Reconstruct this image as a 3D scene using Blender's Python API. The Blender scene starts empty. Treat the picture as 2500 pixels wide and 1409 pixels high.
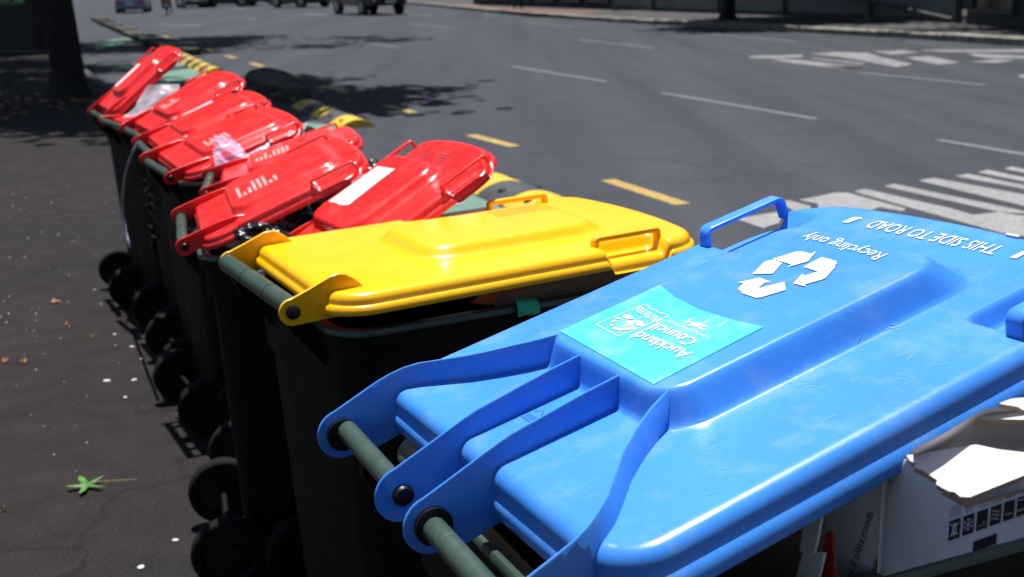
import bpy, bmesh, math, random, json
import numpy as np
from mathutils import Vector, Matrix, noise
R = math.radians
scene = bpy.context.scene
col = scene.collection

# ---------------------------------------------------------------- camera, sky, sun, exposure
PX_F, PITCH, ROLL, CAM_H = 2930.7, 0.25555, -0.0256, 1.5312
cd = bpy.data.cameras.new('camera'); cam = bpy.data.objects.new('camera', cd); col.objects.link(cam)
cd.sensor_width = 36; cd.sensor_fit = 'HORIZONTAL'; cd.lens = 36 * PX_F / 2500
cd.clip_start = 0.05; cd.clip_end = 2000
_c, _s = math.cos(PITCH), math.sin(PITCH); _cr, _sr = math.cos(ROLL), math.sin(ROLL)
FW = Vector((0, _c, -_s)); UP0 = Vector((0, _s, _c)); RT0 = Vector((1, 0, 0))
RT = RT0 * _cr + UP0 * _sr; UP = -RT0 * _sr + UP0 * _cr
EYE = Vector((0, 0, CAM_H))
M = Matrix((RT, UP, -FW)).transposed().to_4x4(); M.translation = EYE
cam.matrix_world = M
cd.dof.use_dof = True; cd.dof.focus_distance = 1.45; cd.dof.aperture_fstop = 8.5
scene.camera = cam

SUN_EL, SUN_AZ = R(76.5), R(11)          # azimuth measured from +Y towards -X
sd = Vector((-math.sin(SUN_AZ) * math.cos(SUN_EL), math.cos(SUN_AZ) * math.cos(SUN_EL), math.sin(SUN_EL)))
w = bpy.data.worlds.new('World'); scene.world = w; w.use_nodes = True
nt = w.node_tree; bg = nt.nodes['Background']
sky = nt.nodes.new('ShaderNodeTexSky'); sky.sky_type = 'NISHITA'; sky.sun_disc = False
sky.sun_elevation = SUN_EL; sky.sun_rotation = -SUN_AZ
nt.links.new(sky.outputs[0], bg.inputs[0]); bg.inputs[1].default_value = 0.05
ld = bpy.data.lights.new('sun', 'SUN'); ld.energy = 4.8; ld.angle = R(0.5); ld.color = (1, 0.98, 0.955)
lo = bpy.data.objects.new('sun', ld); col.objects.link(lo)
lo.rotation_euler = (-sd).to_track_quat('-Z', 'Y').to_euler()
scene.view_settings.view_transform = 'Standard'; scene.view_settings.look = 'None'
scene.view_settings.exposure = 0.70; scene.view_settings.gamma = 1
scene.cycles.max_bounces = 6; scene.cycles.transparent_max_bounces = 12
scene.cycles.use_denoising = True

def gp(u, v, z=0.0):
    """point of the level z seen at photo pixel u, v (used to read ground positions)"""
    d = FW + RT * ((u - 1250) / PX_F) - UP * ((v - 704.5) / PX_F)
    t = (z - EYE.z) / d.z
    return EYE + d * t

# ---------------------------------------------------------------- object helpers
def tag(o, label=None, cat=None, group=None, kind=None):
    if label: o['label'] = label
    if cat: o['category'] = cat
    if group: o['group'] = group
    if kind: o['kind'] = kind
    return o
def empty(name, loc=(0, 0, 0), rz=0.0):
    o = bpy.data.objects.new(name, None); col.objects.link(o)
    o.location = loc; o.rotation_euler = (0, 0, rz); o.empty_display_size = 0.1
    return o
def mesh(name, verts, faces, mat, parent=None, smooth=False, mats=None, fmat=None):
    me = bpy.data.meshes.new(name); me.from_pydata([tuple(map(float, v)) for v in verts], [], faces); me.update()
    for m in (mats or [mat]): me.materials.append(m)
    if fmat is not None: me.polygons.foreach_set('material_index', fmat)
    if smooth: me.polygons.foreach_set('use_smooth', [True] * len(me.polygons))
    o = bpy.data.objects.new(name, me); col.objects.link(o)
    if parent: o.parent = parent
    return o
def smooth_angle(o, deg=35):
    me = o.data
    bm = bmesh.new(); bm.from_mesh(me); bm.normal_update()
    for f in bm.faces: f.smooth = True
    for e in bm.edges:
        if len(e.link_faces) == 2 and e.calc_face_angle(0) > R(deg): e.smooth = False
    bm.to_mesh(me); bm.free()
    return o
class MB:
    """collects shapes into one mesh"""
    def __init__(s): s.v = []; s.f = []; s.m = []
    def add(s, V, F, mi=0):
        n = len(s.v); s.v += [tuple(map(float, p)) for p in V]; s.f += [tuple(i + n for i in f) for f in F]; s.m += [mi] * len(F)
        return s
    def box(s, lo, hi, mi=0, T=None):
        x0, y0, z0 = lo; x1, y1, z1 = hi
        V = [(x0, y0, z0), (x1, y0, z0), (x1, y1, z0), (x0, y1, z0), (x0, y0, z1), (x1, y0, z1), (x1, y1, z1), (x0, y1, z1)]
        if T: V = [T @ Vector(p) for p in V]
        return s.add(V, [(0, 3, 2, 1), (4, 5, 6, 7), (0, 1, 5, 4), (1, 2, 6, 5), (2, 3, 7, 6), (3, 0, 4, 7)], mi)
    def rings(s, rings, mi=0, cap0=True, cap1=True, closed=False):
        n = len(rings[0]); V = [p for r in rings for p in r]; F = []
        m = len(rings)
        for i in range(m if closed else m - 1):
            j = (i + 1) % m
            for k in range(n):
                l = (k + 1) % n
                F.append((i * n + k, i * n + l, j * n + l, j * n + k))
        if not closed:
            if cap0: F.append(tuple(range(n - 1, -1, -1)))
            if cap1: F.append(tuple((m - 1) * n + k for k in range(n)))
        return s.add(V, F, mi)
    def tube(s, pts, rad, n=12, mi=0, caps=True):
        pts = [Vector(p) for p in pts]; rr = rad if isinstance(rad, (list, tuple)) else [rad] * len(pts)
        t0 = (pts[1] - pts[0]).normalized(); a = t0.orthogonal().normalized(); rings = []
        for i, p in enumerate(pts):
            t = (pts[min(i + 1, len(pts) - 1)] - pts[max(i - 1, 0)]).normalized()
            a = (a - t * a.dot(t)).normalized(); b = t.cross(a)
            rings.append([p + (a * math.cos(2 * math.pi * k / n) + b * math.sin(2 * math.pi * k / n)) * rr[i] for k in range(n)])
        return s.rings(rings, mi, caps, caps)
    def plate(s, poly, d0, d1, ax=0, mi=0):
        """polygon extruded along axis ax from d0 to d1; poly is in the other two axes in order"""
        def P(p, d):
            q = list(p); q.insert(ax, d); return q
        n = len(poly); V = [P(p, d0) for p in poly] + [P(p, d1) for p in poly]
        F = [tuple(range(n)), tuple(range(2 * n - 1, n - 1, -1))] + [(k, k + n, (k + 1) % n + n, (k + 1) % n) for k in range(n)]
        return s.add(V, F, mi)
    def build(s, name, mat, parent=None, smooth=None, mats=None):
        o = mesh(name, s.v, s.f, mat, parent, False, mats, s.m if mats else None)
        bm = bmesh.new(); bm.from_mesh(o.data); bmesh.ops.recalc_face_normals(bm, faces=bm.faces); bm.to_mesh(o.data); bm.free()
        if smooth: smooth_angle(o, smooth)
        return o
def rrect(x0, x1, y0, y1, r, z, n=5):
    out = []
    for cx, cy, a0 in ((x1 - r, y1 - r, 0), (x0 + r, y1 - r, 90), (x0 + r, y0 + r, 180), (x1 - r, y0 + r, 270)):
        for k in range(n + 1):
            a = R(a0 + 90 * k / n); out.append((cx + r * math.cos(a), cy + r * math.sin(a), z))
    return out

# ---------------------------------------------------------------- materials
def srgb(r, g, b):
    f = lambda c: (c / 255 / 12.92) if c / 255 <= 0.04045 else ((c / 255 + 0.055) / 1.055) ** 2.4
    return (f(r), f(g), f(b))
def new_mat(name):
    m = bpy.data.materials.new(name); m.use_nodes = True
    return m, m.node_tree, m.node_tree.nodes['Principled BSDF']
def N(nt, kind, **kw):
    n = nt.nodes.new('ShaderNode' + kind)
    for k, v in kw.items():
        if k.startswith('i_'):
            key = k[2:]; key = int(key) if key.isdigit() else key.replace('_', ' ')
            n.inputs[key].default_value = v
        else: setattr(n, k, v)
    return n
def ramp(nt, fac, stops):
    r = N(nt, 'ValToRGB'); e = r.color_ramp.elements
    while len(e) > 1: e.remove(e[0])
    e[0].position = stops[0][0]; e[0].color = (*stops[0][1], 1)
    for p, c in stops[1:]:
        x = e.new(p); x.color = (*c, 1)
    nt.links.new(fac, r.inputs[0]); return r.outputs[0]
def mix(nt, fac, a, b, mode='MIX'):
    m = N(nt, 'Mix', data_type='RGBA', blend_type=mode)
    for sock, val in ((m.inputs[0], fac), (m.inputs[6], a), (m.inputs[7], b)):
        if hasattr(val, 'links'): nt.links.new(val, sock)
        else: sock.default_value = val if not isinstance(val, tuple) else (*val, 1)[:4]
    return m.outputs[2]
def simple(name, base, rough=0.6, metal=0.0, var=0.12, scale=8.0, bump=0.0, bscale=60.0, spec=0.5, coord='Object'):
    m, nt, p = new_mat(name)
    tc = N(nt, 'TexCoord'); no = N(nt, 'TexNoise', i_Scale=scale, i_Detail=5.0)
    nt.links.new(tc.outputs[coord], no.inputs['Vector'])
    c = ramp(nt, no.outputs[0], [(0.3, tuple(x * (1 - var) for x in base)), (0.7, tuple(min(1, x * (1 + var)) for x in base))])
    nt.links.new(c, p.inputs['Base Color'])
    p.inputs['Roughness'].default_value = rough; p.inputs['Metallic'].default_value = metal
    p.inputs['Specular IOR Level'].default_value = spec
    if bump:
        nb = N(nt, 'TexNoise', i_Scale=bscale, i_Detail=4.0); nt.links.new(tc.outputs[coord], nb.inputs['Vector'])
        b = N(nt, 'Bump', i_Strength=bump, i_Distance=0.004); nt.links.new(nb.outputs[0], b.inputs['Height'])
        nt.links.new(b.outputs[0], p.inputs['Normal'])
    return m
def plastic(name, base, rough=0.32, scratch=0.5, fade=0.08, dust=(0.5, 0.5, 0.5), dusty=0.05, spec=0.5):
    """moulded bin plastic: faint fading, dust patches, fine scratches, uneven gloss"""
    m, nt, p = new_mat(name)
    tc = N(nt, 'TexCoord'); O = tc.outputs['Object']
    big = N(nt, 'TexNoise', i_Scale=4.0, i_Detail=6.0, i_Roughness=0.6); nt.links.new(O, big.inputs['Vector'])
    c = ramp(nt, big.outputs[0], [(0.3, tuple(x * (1 - fade) for x in base)), (0.72, tuple(min(1, x * (1 + fade)) for x in base))])
    mp = N(nt, 'Mapping'); mp.inputs['Scale'].default_value = (90, 6, 30); mp.inputs['Rotation'].default_value = (0, 0, 0.5)
    nt.links.new(O, mp.inputs[0])
    sc = N(nt, 'TexNoise', i_Scale=3.0, i_Detail=3.0); nt.links.new(mp.outputs[0], sc.inputs['Vector'])
    du = N(nt, 'TexNoise', i_Scale=14.0, i_Detail=8.0, i_Roughness=0.7); nt.links.new(O, du.inputs['Vector'])
    df = ramp(nt, du.outputs[0], [(0.5, (0, 0, 0)), (0.75, (dusty,) * 3)])
    c = mix(nt, df, c, dust)
    sp = N(nt, 'TexVoronoi', feature='F1', i_Scale=130.0); nt.links.new(O, sp.inputs['Vector'])
    spf = ramp(nt, sp.outputs['Distance'], [(0.0, (1, 1, 1)), (0.05, (1, 1, 1)), (0.08, (0, 0, 0))])
    gate = N(nt, 'TexNoise', i_Scale=37.0); nt.links.new(O, gate.inputs['Vector'])
    gf = ramp(nt, gate.outputs[0], [(0.66, (0, 0, 0)), (0.69, (0.6, 0.6, 0.6))])
    c = mix(nt, mix(nt, 1.0, spf, gf, 'MULTIPLY'), c, tuple(x * 0.35 for x in base))
    sf = ramp(nt, sc.outputs[0], [(0.66, (0, 0, 0)), (0.78, (0.25 * scratch,) * 3)])
    c = mix(nt, sf, c, tuple(min(1, x * 0.6 + 0.35) for x in base))
    nt.links.new(c, p.inputs['Base Color'])
    rr = N(nt, 'MapRange'); nt.links.new(du.outputs[0], rr.inputs[0])
    rr.inputs[1].default_value = 0.3; rr.inputs[2].default_value = 0.7; rr.inputs[3].default_value = rough * 0.82; rr.inputs[4].default_value = rough * 1.25
    nt.links.new(rr.outputs[0], p.inputs['Roughness'])
    p.inputs['Specular IOR Level'].default_value = spec
    b = N(nt, 'Bump', i_Strength=0.12 * scratch + 0.03, i_Distance=0.002)
    ad = N(nt, 'Math', operation='ADD'); nt.links.new(sc.outputs[0], ad.inputs[0]); nt.links.new(big.outputs[0], ad.inputs[1])
    nt.links.new(ad.outputs[0], b.inputs['Height']); nt.links.new(b.outputs[0], p.inputs['Normal'])
    return m
def asphalt(name, dark, light, tint, tscale, grain=260.0, spots=0.5, rough=0.9, mott=(0.78, 1.16), tracks=False):
    m, nt, p = new_mat(name)
    tc = N(nt, 'TexCoord'); O = tc.outputs['Object']
    g = N(nt, 'TexNoise', i_Scale=grain, i_Detail=4.0, i_Roughness=0.8); nt.links.new(O, g.inputs['Vector'])
    c = ramp(nt, g.outputs[0], [(0.40, dark), (0.58, light), (0.68, tuple(x * 1.9 for x in light))])
    l = N(nt, 'TexNoise', i_Scale=tscale, i_Detail=6.0, i_Roughness=0.62); nt.links.new(O, l.inputs['Vector'])
    lf = ramp(nt, l.outputs[0], [(0.35, (0, 0, 0)), (0.68, (0.75, 0.75, 0.75))])
    c = mix(nt, lf, c, mix(nt, 0.55, c, tint))
    m2 = N(nt, 'TexNoise', i_Scale=tscale * 9, i_Detail=5.0); nt.links.new(O, m2.inputs['Vector'])
    k = ramp(nt, m2.outputs[0], [(0.3, (mott[0],) * 3), (0.7, (mott[1],) * 3)])
    c = mix(nt, 1.0, c, k, 'MULTIPLY')
    if spots:
        v = N(nt, 'TexVoronoi', feature='F1', i_Scale=2.6); nt.links.new(O, v.inputs['Vector'])
        vs = ramp(nt, v.outputs['Distance'], [(0.0, (1, 1, 1)), (0.035, (1, 1, 1)), (0.05, (0, 0, 0))])
        c = mix(nt, mix(nt, 1.0, vs, (spots,) * 3, 'MULTIPLY'), c, tuple(x * 0.4 for x in dark))
        ck = N(nt, 'TexVoronoi', feature='DISTANCE_TO_EDGE', i_Scale=0.35)
        wn = N(nt, 'TexNoise', i_Scale=2.0, i_Detail=4.0); nt.links.new(O, wn.inputs['Vector'])
        va = N(nt, 'VectorMath', operation='ADD'); nt.links.new(O, va.inputs[0]); nt.links.new(wn.outputs[1], va.inputs[1])
        nt.links.new(va.outputs[0], ck.inputs['Vector'])
        cf = ramp(nt, ck.outputs['Distance'], [(0.0, (0.5,) * 3), (0.006, (0, 0, 0))])
        c = mix(nt, cf, c, tuple(x * 0.5 for x in dark))
    if tracks:      # polished tyre tracks and old seams along the street
        mp = N(nt, 'Mapping'); mp.inputs['Rotation'].default_value = (0, 0, R(-24)); mp.inputs['Scale'].default_value = (1.1, 0.05, 1)
        nt.links.new(O, mp.inputs[0]); tn = N(nt, 'TexNoise', i_Scale=1.0, i_Detail=5.0, i_Roughness=0.6); nt.links.new(mp.outputs[0], tn.inputs['Vector'])
        tr = ramp(nt, tn.outputs[0], [(0.35, (0.84,) * 3), (0.5, (1.0,) * 3), (0.65, (1.14,) * 3)])
        c = mix(nt, 1.0, c, tr, 'MULTIPLY')
        op = N(nt, 'TexNoise', i_Scale=0.9, i_Detail=3.0); nt.links.new(O, op.inputs['Vector'])
        of = ramp(nt, op.outputs[0], [(0.70, (0, 0, 0)), (0.76, (0.4,) * 3)]); c = mix(nt, of, c, tuple(x * 0.5 for x in dark))
    nt.links.new(c, p.inputs['Base Color']); p.inputs['Roughness'].default_value = rough
    p.inputs['Specular IOR Level'].default_value = 0.14
    b = N(nt, 'Bump', i_Strength=0.5, i_Distance=0.003); nt.links.new(g.outputs[0], b.inputs['Height']); nt.links.new(b.outputs[0], p.inputs['Normal'])
    return m
def paint(name, base, wear=0.35, under=(0.06, 0.06, 0.068), scale=18.0):
    """road paint with worn through patches"""
    m, nt, p = new_mat(name)
    tc = N(nt, 'TexCoord'); O = tc.outputs['Object']
    n1 = N(nt, 'TexNoise', i_Scale=scale, i_Detail=9.0, i_Roughness=0.75); nt.links.new(O, n1.inputs['Vector'])
    f = ramp(nt, n1.outputs[0], [(0.5 - wear * 0.3, (1, 1, 1)), (0.56, (0, 0, 0))] if False else [(0.42, (wear,) * 3), (0.62, (0, 0, 0))])
    n2 = N(nt, 'TexNoise', i_Scale=1.3, i_Detail=3.0); nt.links.new(O, n2.inputs['Vector'])
    c = mix(nt, f, ramp(nt, n2.outputs[0], [(0.3, tuple(x * 0.8 for x in base)), (0.7, base)]), under)
    nt.links.new(c, p.inputs['Base Color']); p.inputs['Roughness'].default_value = 0.75
    return m
def sheer(name, base, alpha, rough=0.25, scale=30.0):
    """thin see-through plastic film"""
    m, nt, p = new_mat(name)
    tc = N(nt, 'TexCoord'); n1 = N(nt, 'TexVoronoi', i_Scale=scale); nt.links.new(tc.outputs['Object'], n1.inputs['Vector'])
    p.inputs['Base Color'].default_value = (*base, 1); p.inputs['Roughness'].default_value = rough
    a = N(nt, 'MapRange'); nt.links.new(n1.outputs['Distance'], a.inputs[0])
    a.inputs[1].default_value = 0.1; a.inputs[2].default_value = 0.7; a.inputs[3].default_value = alpha * 0.7; a.inputs[4].default_value = min(1, alpha * 1.3)
    nt.links.new(a.outputs[0], p.inputs['Alpha'])
    b = N(nt, 'Bump', i_Strength=0.6, i_Distance=0.004); nt.links.new(n1.outputs['Distance'], b.inputs['Height']); nt.links.new(b.outputs[0], p.inputs['Normal'])
    return m

MAT = dict(
    blue=plastic('blue_plastic', (0.048, 0.235, 0.72), 0.27, 0.55, 0.15, (0.34, 0.42, 0.55), 0.26),
    yellow=plastic('yellow_plastic', (0.92, 0.46, 0.002), 0.24, 0.3, 0.05, (0.8, 0.5, 0.1), 0.08),
    red=plastic('red_plastic', (0.70, 0.020, 0.020), 0.27, 0.5, 0.10, (0.7, 0.3, 0.28), 0.10),
    green=plastic('dark_green_plastic', (0.034, 0.062, 0.046), 0.33, 0.9, 0.12, (0.2, 0.2, 0.18), 0.10),
    body=plastic('shade_darkened_plastic', (0.0045, 0.005, 0.0045), 0.6, 0.8, 0.25, (0.035, 0.033, 0.028), 0.2, 0.14),  # bin plastic darker than the rim's green: the walls' shade put into the colour
    rubber=simple('black_rubber', (0.005, 0.005, 0.0055), 0.85, var=0.3, bump=0.3, spec=0.2),
    capblack=simple('black_cap_plastic', (0.007, 0.007, 0.008), 0.4, spec=0.35),
    white=simple('white_print', (0.62, 0.66, 0.66), 0.5, var=0.04, scale=40),
    label=simple('white_label_paper', (0.62, 0.62, 0.63), 0.55, var=0.05, scale=30),
    footpath=asphalt('footpath_asphalt', (0.0078, 0.0074, 0.0080), (0.0225, 0.0206, 0.0218), (0.033, 0.0215, 0.0185), 0.7, 120, 0.5),
    road=asphalt('road_asphalt', (0.034, 0.036, 0.043), (0.052, 0.055, 0.066), (0.042, 0.044, 0.053), 0.22, 90, 0.2, 0.9, (0.93, 1.05), True),
    roadwhite=paint('road_white_paint', (0.30, 0.295, 0.29), 0.55, (0.07, 0.07, 0.078), 26),
    roadworn=paint('far_lettering_paint', (0.25, 0.25, 0.255), 0.85, (0.075, 0.077, 0.085), 5),
    roadfaint=paint('worn_white_paint', (0.16, 0.16, 0.175), 0.6, (0.07, 0.07, 0.08)),
    roadyellow=paint('road_yellow_paint', (0.44, 0.29, 0.05), 0.5, (0.10, 0.085, 0.06)),
    lanegreen=paint('lane_green_paint', (0.10, 0.22, 0.15), 0.35, (0.07, 0.11, 0.09)),
    kerb=simple('kerb_stone', (0.17, 0.165, 0.135), 0.9, var=0.45, scale=3.5, bump=0.8, bscale=25),
    kerbdark=simple('dark_kerb_stone', (0.05, 0.049, 0.042), 0.9, var=0.4, scale=3.5, bump=0.8, bscale=25),
    moss=simple('mossy_concrete', (0.042, 0.042, 0.030), 0.95, var=0.5, scale=4, bump=1.0, bscale=18),
)

# ---------------------------------------------------------------- wheelie bins
def smooth01(t): t = np.clip(t, 0, 1); return t * t * (3 - 2 * t)
def softramp(t, k=0.08):
    """linear ramp 0..1 with small rounded ends"""
    f = lambda x: np.where(x > k, x, np.where(x < -k, 0, (x + k) ** 2 / (4 * k)))
    return f(t) - f(t - 1)
def sdf_rr(u, v, hu, va, vb, r):
    cu = np.abs(u) - (hu - r); cv = np.abs(v - (va + vb) / 2) - ((vb - va) / 2 - r)
    return np.hypot(np.maximum(cu, 0), np.maximum(cv, 0)) + np.minimum(np.maximum(cu, cv), 0) - r
def lid_height(S):
    def h(u, v):
        u = np.asarray(u, float); v = np.asarray(v, float)
        z = S['w0'] - S.get('crown', 0.003) * (u / S['W']) ** 2
        for hu, va, vb, r, H, sl in S['domes']:
            ud = u - S.get('du', 0); d1 = -sdf_rr(ud, v, hu + sl, va - sl * S.get('rsl', 0.6), vb + sl * S.get('fsl', 1.2), r + sl * 0.6)
            d2 = sdf_rr(ud, v, hu, va, vb, r)
            t = np.where(d1 <= 0, d1 / sl, np.where(d2 <= 0, 1 - d2 / sl, d1 / np.maximum(d1 + d2, 1e-9)))
            z = z + H * softramp(t, S.get('soft', 0.10))
        if S.get('hand', True):
            c, e = S['hand']
            box = smooth01((v - c + 0.006) / 0.014) * smooth01((e + 0.006 - v) / 0.014)
            z = z - S.get('dip', 0.020) * smooth01((np.abs(u) - (S['W'] - S.get('rin', 0.046))) / 0.016) * box
        if 'rear' in S:
            z = z - S['rear'][1] * (1 - smooth01((v - S['rear'][0]) / 0.012))
        return z
    return h
def make_lid(S, mat, parent, res=1.0):
    h = lid_height(S); W, v0, L, rf, rb, Rr, D = S['W'], S['v0'], S['L'], S['rf'], S['rb'], S['Rr'], S['D']
    bow = S.get('bow', 0.02)
    Wi = W - Rr; a0 = v0 + Rr; a1 = L - Rr
    nb = 9; ni = int(96 * res); nu = int(100 * res)
    vs = [a0 + rb * (1 - math.cos(math.pi / 2 * k / nb)) for k in range(nb)]
    vs += list(np.linspace(a0 + rb, a1 - rf, ni))
    vs += [a1 - rf * (1 - math.sin(math.pi / 2 * (k) / nb)) for k in range(1, nb + 1)]
    vs = np.array(vs)
    def hw(v):
        d = a1 - v; o = Wi - rf + np.sqrt(np.maximum(rf ** 2 - (rf - np.minimum(d, rf)) ** 2, 0))
        d2 = v - a0; o2 = Wi - rb + np.sqrt(np.maximum(rb ** 2 - (rb - np.minimum(d2, rb)) ** 2, 0))
        return np.minimum(o, o2)
    s = np.linspace(-1, 1, nu)
    U = hw(vs)[:, None] * s[None, :]; V = np.repeat(vs[:, None], nu, 1)
    V = V - bow * (U / W) ** 2 * np.clip((V - v0) / (L - v0), 0, 1) ** 4
    Z = h(U, V)
    nr, nc = U.shape
    verts = [(U[i, j], V[i, j], Z[i, j]) for i in range(nr) for j in range(nc)]
    faces = [(i * nc + j, i * nc + j + 1, (i + 1) * nc + j + 1, (i + 1) * nc + j) for i in range(nr - 1) for j in range(nc - 1)]
    per = [(0, j) for j in range(nc)] + [(i, nc - 1) for i in range(1, nr)] + [(nr - 1, j) for j in range(nc - 2, -1, -1)] + [(i, 0) for i in range(nr - 2, 0, -1)]
    P = np.array([(U[i, j], V[i, j]) for i, j in per]); H = np.array([Z[i, j] for i, j in per]); n = len(per)
    T = np.roll(P, -2, 0) - np.roll(P, 2, 0); nrm = np.stack([T[:, 1], -T[:, 0]], 1); nrm /= np.linalg.norm(nrm, axis=1)[:, None]
    last = [i * nc + j for i, j in per]
    def ring(off, w):
        nonlocal last
        base = len(verts); Q = P + nrm * off
        for k in range(n): verts.append((Q[k, 0], Q[k, 1], w[k] if hasattr(w, '__len__') else w))
        for k in range(n):
            l = (k + 1) % n; faces.append((last[k], base + k, base + l, last[l]))
        last = list(range(base, base + n))
    for k in range(1, 8):
        a = math.pi / 2 * k / 7; ring(Rr * math.sin(a), H - Rr * (1 - math.cos(a)))
    w0 = S['w0']
    lev = lambda d: np.minimum(w0 - d, H - Rr - 0.001 - 0.1 * d)
    ring(Rr + 0.0015, lev(D * 0.56)); ring(Rr + 0.0020, lev(D * 0.585)); ring(Rr + 0.0065, lev(D * 0.62)); ring(Rr + 0.0085, lev(D * 0.97))
    ring(Rr + 0.008, lev(D)); ring(Rr + 0.0045, lev(D)); ring(Rr + 0.0025, lev(D * 0.62)); ring(Rr - 0.003, lev(D * 0.5)); ring(Rr - 0.005, H - Rr)
    base = len(verts)
    verts += [(U[i, j], V[i, j], Z[i, j] - 0.004) for i in range(nr) for j in range(nc)]
    faces += [(base + i * nc + j, base + (i + 1) * nc + j, base + (i + 1) * nc + j + 1, base + i * nc + j + 1) for i in range(nr - 1) for j in range(nc - 1)]
    inner = [base + i * nc + j for i, j in per]
    for k in range(n):
        l = (k + 1) % n; faces.append((last[k], inner[k], inner[l], last[l]))
    lid = mesh('lid', verts, faces, mat, parent, True)
    # handles: a strap arching over a recess in each long edge
    c, e = S['hand']; hh = S.get('hh', 0.028)
    for sg in (-1, 1):
        path = []
        for (pv, pw) in ((c - 0.007, w0 - 0.012), (c - 0.004, w0 + hh * 0.45)): path.append((pv, pw))
        for k in range(7):
            a = math.pi / 2 * k / 6; path.append((c - 0.004 + hh * 0.5 * (1 - math.cos(a)), w0 + hh * 0.5 + hh * 0.5 * math.sin(a)))
        for k in range(7):
            a = math.pi / 2 * k / 6; path.append((e + 0.004 - hh * 0.5 * (1 - math.sin(a)), w0 + hh * 0.5 + hh * 0.5 * math.cos(a)))
        path += [(e + 0.004, w0 + hh * 0.45), (e + 0.007, w0 - 0.012)]
        rings = []
        th = S.get('hth', 0.0035); ww = S.get('hwid', 0.010); uc = sg * S.get('uh', W - ww - 0.002)
        for i, (pv, pw) in enumerate(path):
            q0 = path[max(i - 1, 0)]; q1 = path[min(i + 1, len(path) - 1)]
            t = Vector((q1[0] - q0[0], q1[1] - q0[1])).normalized(); nn = Vector((-t.y, t.x))
            r = []
            for k in range(16):
                a = 2 * math.pi * k / 16; ca, sa = math.cos(a), math.sin(a)
                x = ww * math.copysign(abs(ca) ** 0.45, ca); y = th * math.copysign(abs(sa) ** 0.45, sa)
                r.append((uc + x, pv + nn.x * y, pw + nn.y * y))
            rings.append(r)
        m = MB(); m.rings(rings); m.build('lid_handle', mat, lid, 40)
    return lid, h
def strip_plate(path, th, mat, name, parent):
    """upright plate following (u, v, top, bottom)"""
    m = MB(); n = len(path); rings = []
    for i, (u, v, t, b) in enumerate(path):
        q0 = path[max(i - 1, 0)]; q1 = path[min(i + 1, n - 1)]
        d = Vector((q1[0] - q0[0], q1[1] - q0[1])).normalized(); nn = Vector((-d.y, d.x)) * th
        c = 0.0012
        rings.append([(u + nn.x, v + nn.y, b), (u + nn.x, v + nn.y, t - c), (u + nn.x * .45, v + nn.y * .45, t), (u - nn.x * .45, v - nn.y * .45, t), (u - nn.x, v - nn.y, t - c), (u - nn.x, v - nn.y, b)])
    m.rings(rings); return m.build(name, mat, parent, 40)
def ear_path(u, r, w0, top_pts, bot_pts, extra=None):
    out = []
    for k in range(9):
        a = math.pi - math.pi / 2 * k / 8
        v = r * math.cos(a) if k < 8 else 0.0; out.append((u, v, max(r * math.sin(a), 0.0005), -max(r * math.sin(a), 0.0005)))
    vmax = top_pts[-1][0]; steps = 16
    for k in range(1, steps + 1):
        v = vmax * k / steps
        t = float(np.interp(v, [0] + [p[0] for p in top_pts], [r] + [p[1] for p in top_pts]))
        b = float(np.interp(v, [0] + [p[0] for p in bot_pts], [-r] + [p[1] for p in bot_pts]))
        uu = u if extra is None else math.copysign(float(np.interp(v, [p[0] for p in extra], [p[1] for p in extra])), u)
        out.append((uu, v, t, b))
    return out
def cap(parent, mat, u, sg, r=0.0115, l=0.006):
    m = MB(); pr = [(0, r), (l * 0.6, r), (l, r * 0.8), (l + 0.001, r * 0.01)]
    m.rings([[(u + sg * d, rr * math.cos(2 * math.pi * k / 20), rr * math.sin(2 * math.pi * k / 20)) for k in range(20)] for d, rr in pr])
    return m.build('pivot_cap', mat, parent, 40)
def make_wheel(parent, u, v, r=0.1, wd=0.045):
    m = MB(); pr = []
    for k in range(9):
        a = math.pi * k / 8; pr.append((-wd / 2 * math.cos(a), r - 0.012 + 0.012 * math.sin(a)))
    pr = [(-wd / 2, r * 0.72)] + pr + [(wd / 2, r * 0.72)]
    m.rings([[(u + d, v + rr * math.cos(2 * math.pi * k / 36), r + rr * math.sin(2 * math.pi * k / 36)) for k in range(36)] for d, rr in pr], 0, False, False, )
    wh = m.build('wheel', MAT['rubber'], parent, 50)
    pr = [(-wd / 2 + .004, r * .73), (-wd / 2 + .012, r * .68), (-wd / 2 + .012, r * .3), (-wd / 2 + .002, r * .26), (-wd / 2 + .002, .001)]
    for sg in (-1, 1):
        m = MB(); m.rings([[(u + sg * d, v + rr * math.cos(2 * math.pi * k / 30), r + rr * math.sin(2 * math.pi * k / 30)) for k in range(30)] for d, rr in pr], 0, False, True)
        m.build('wheel_hub', MAT['capblack'], wh, 40)
    return wh
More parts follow.
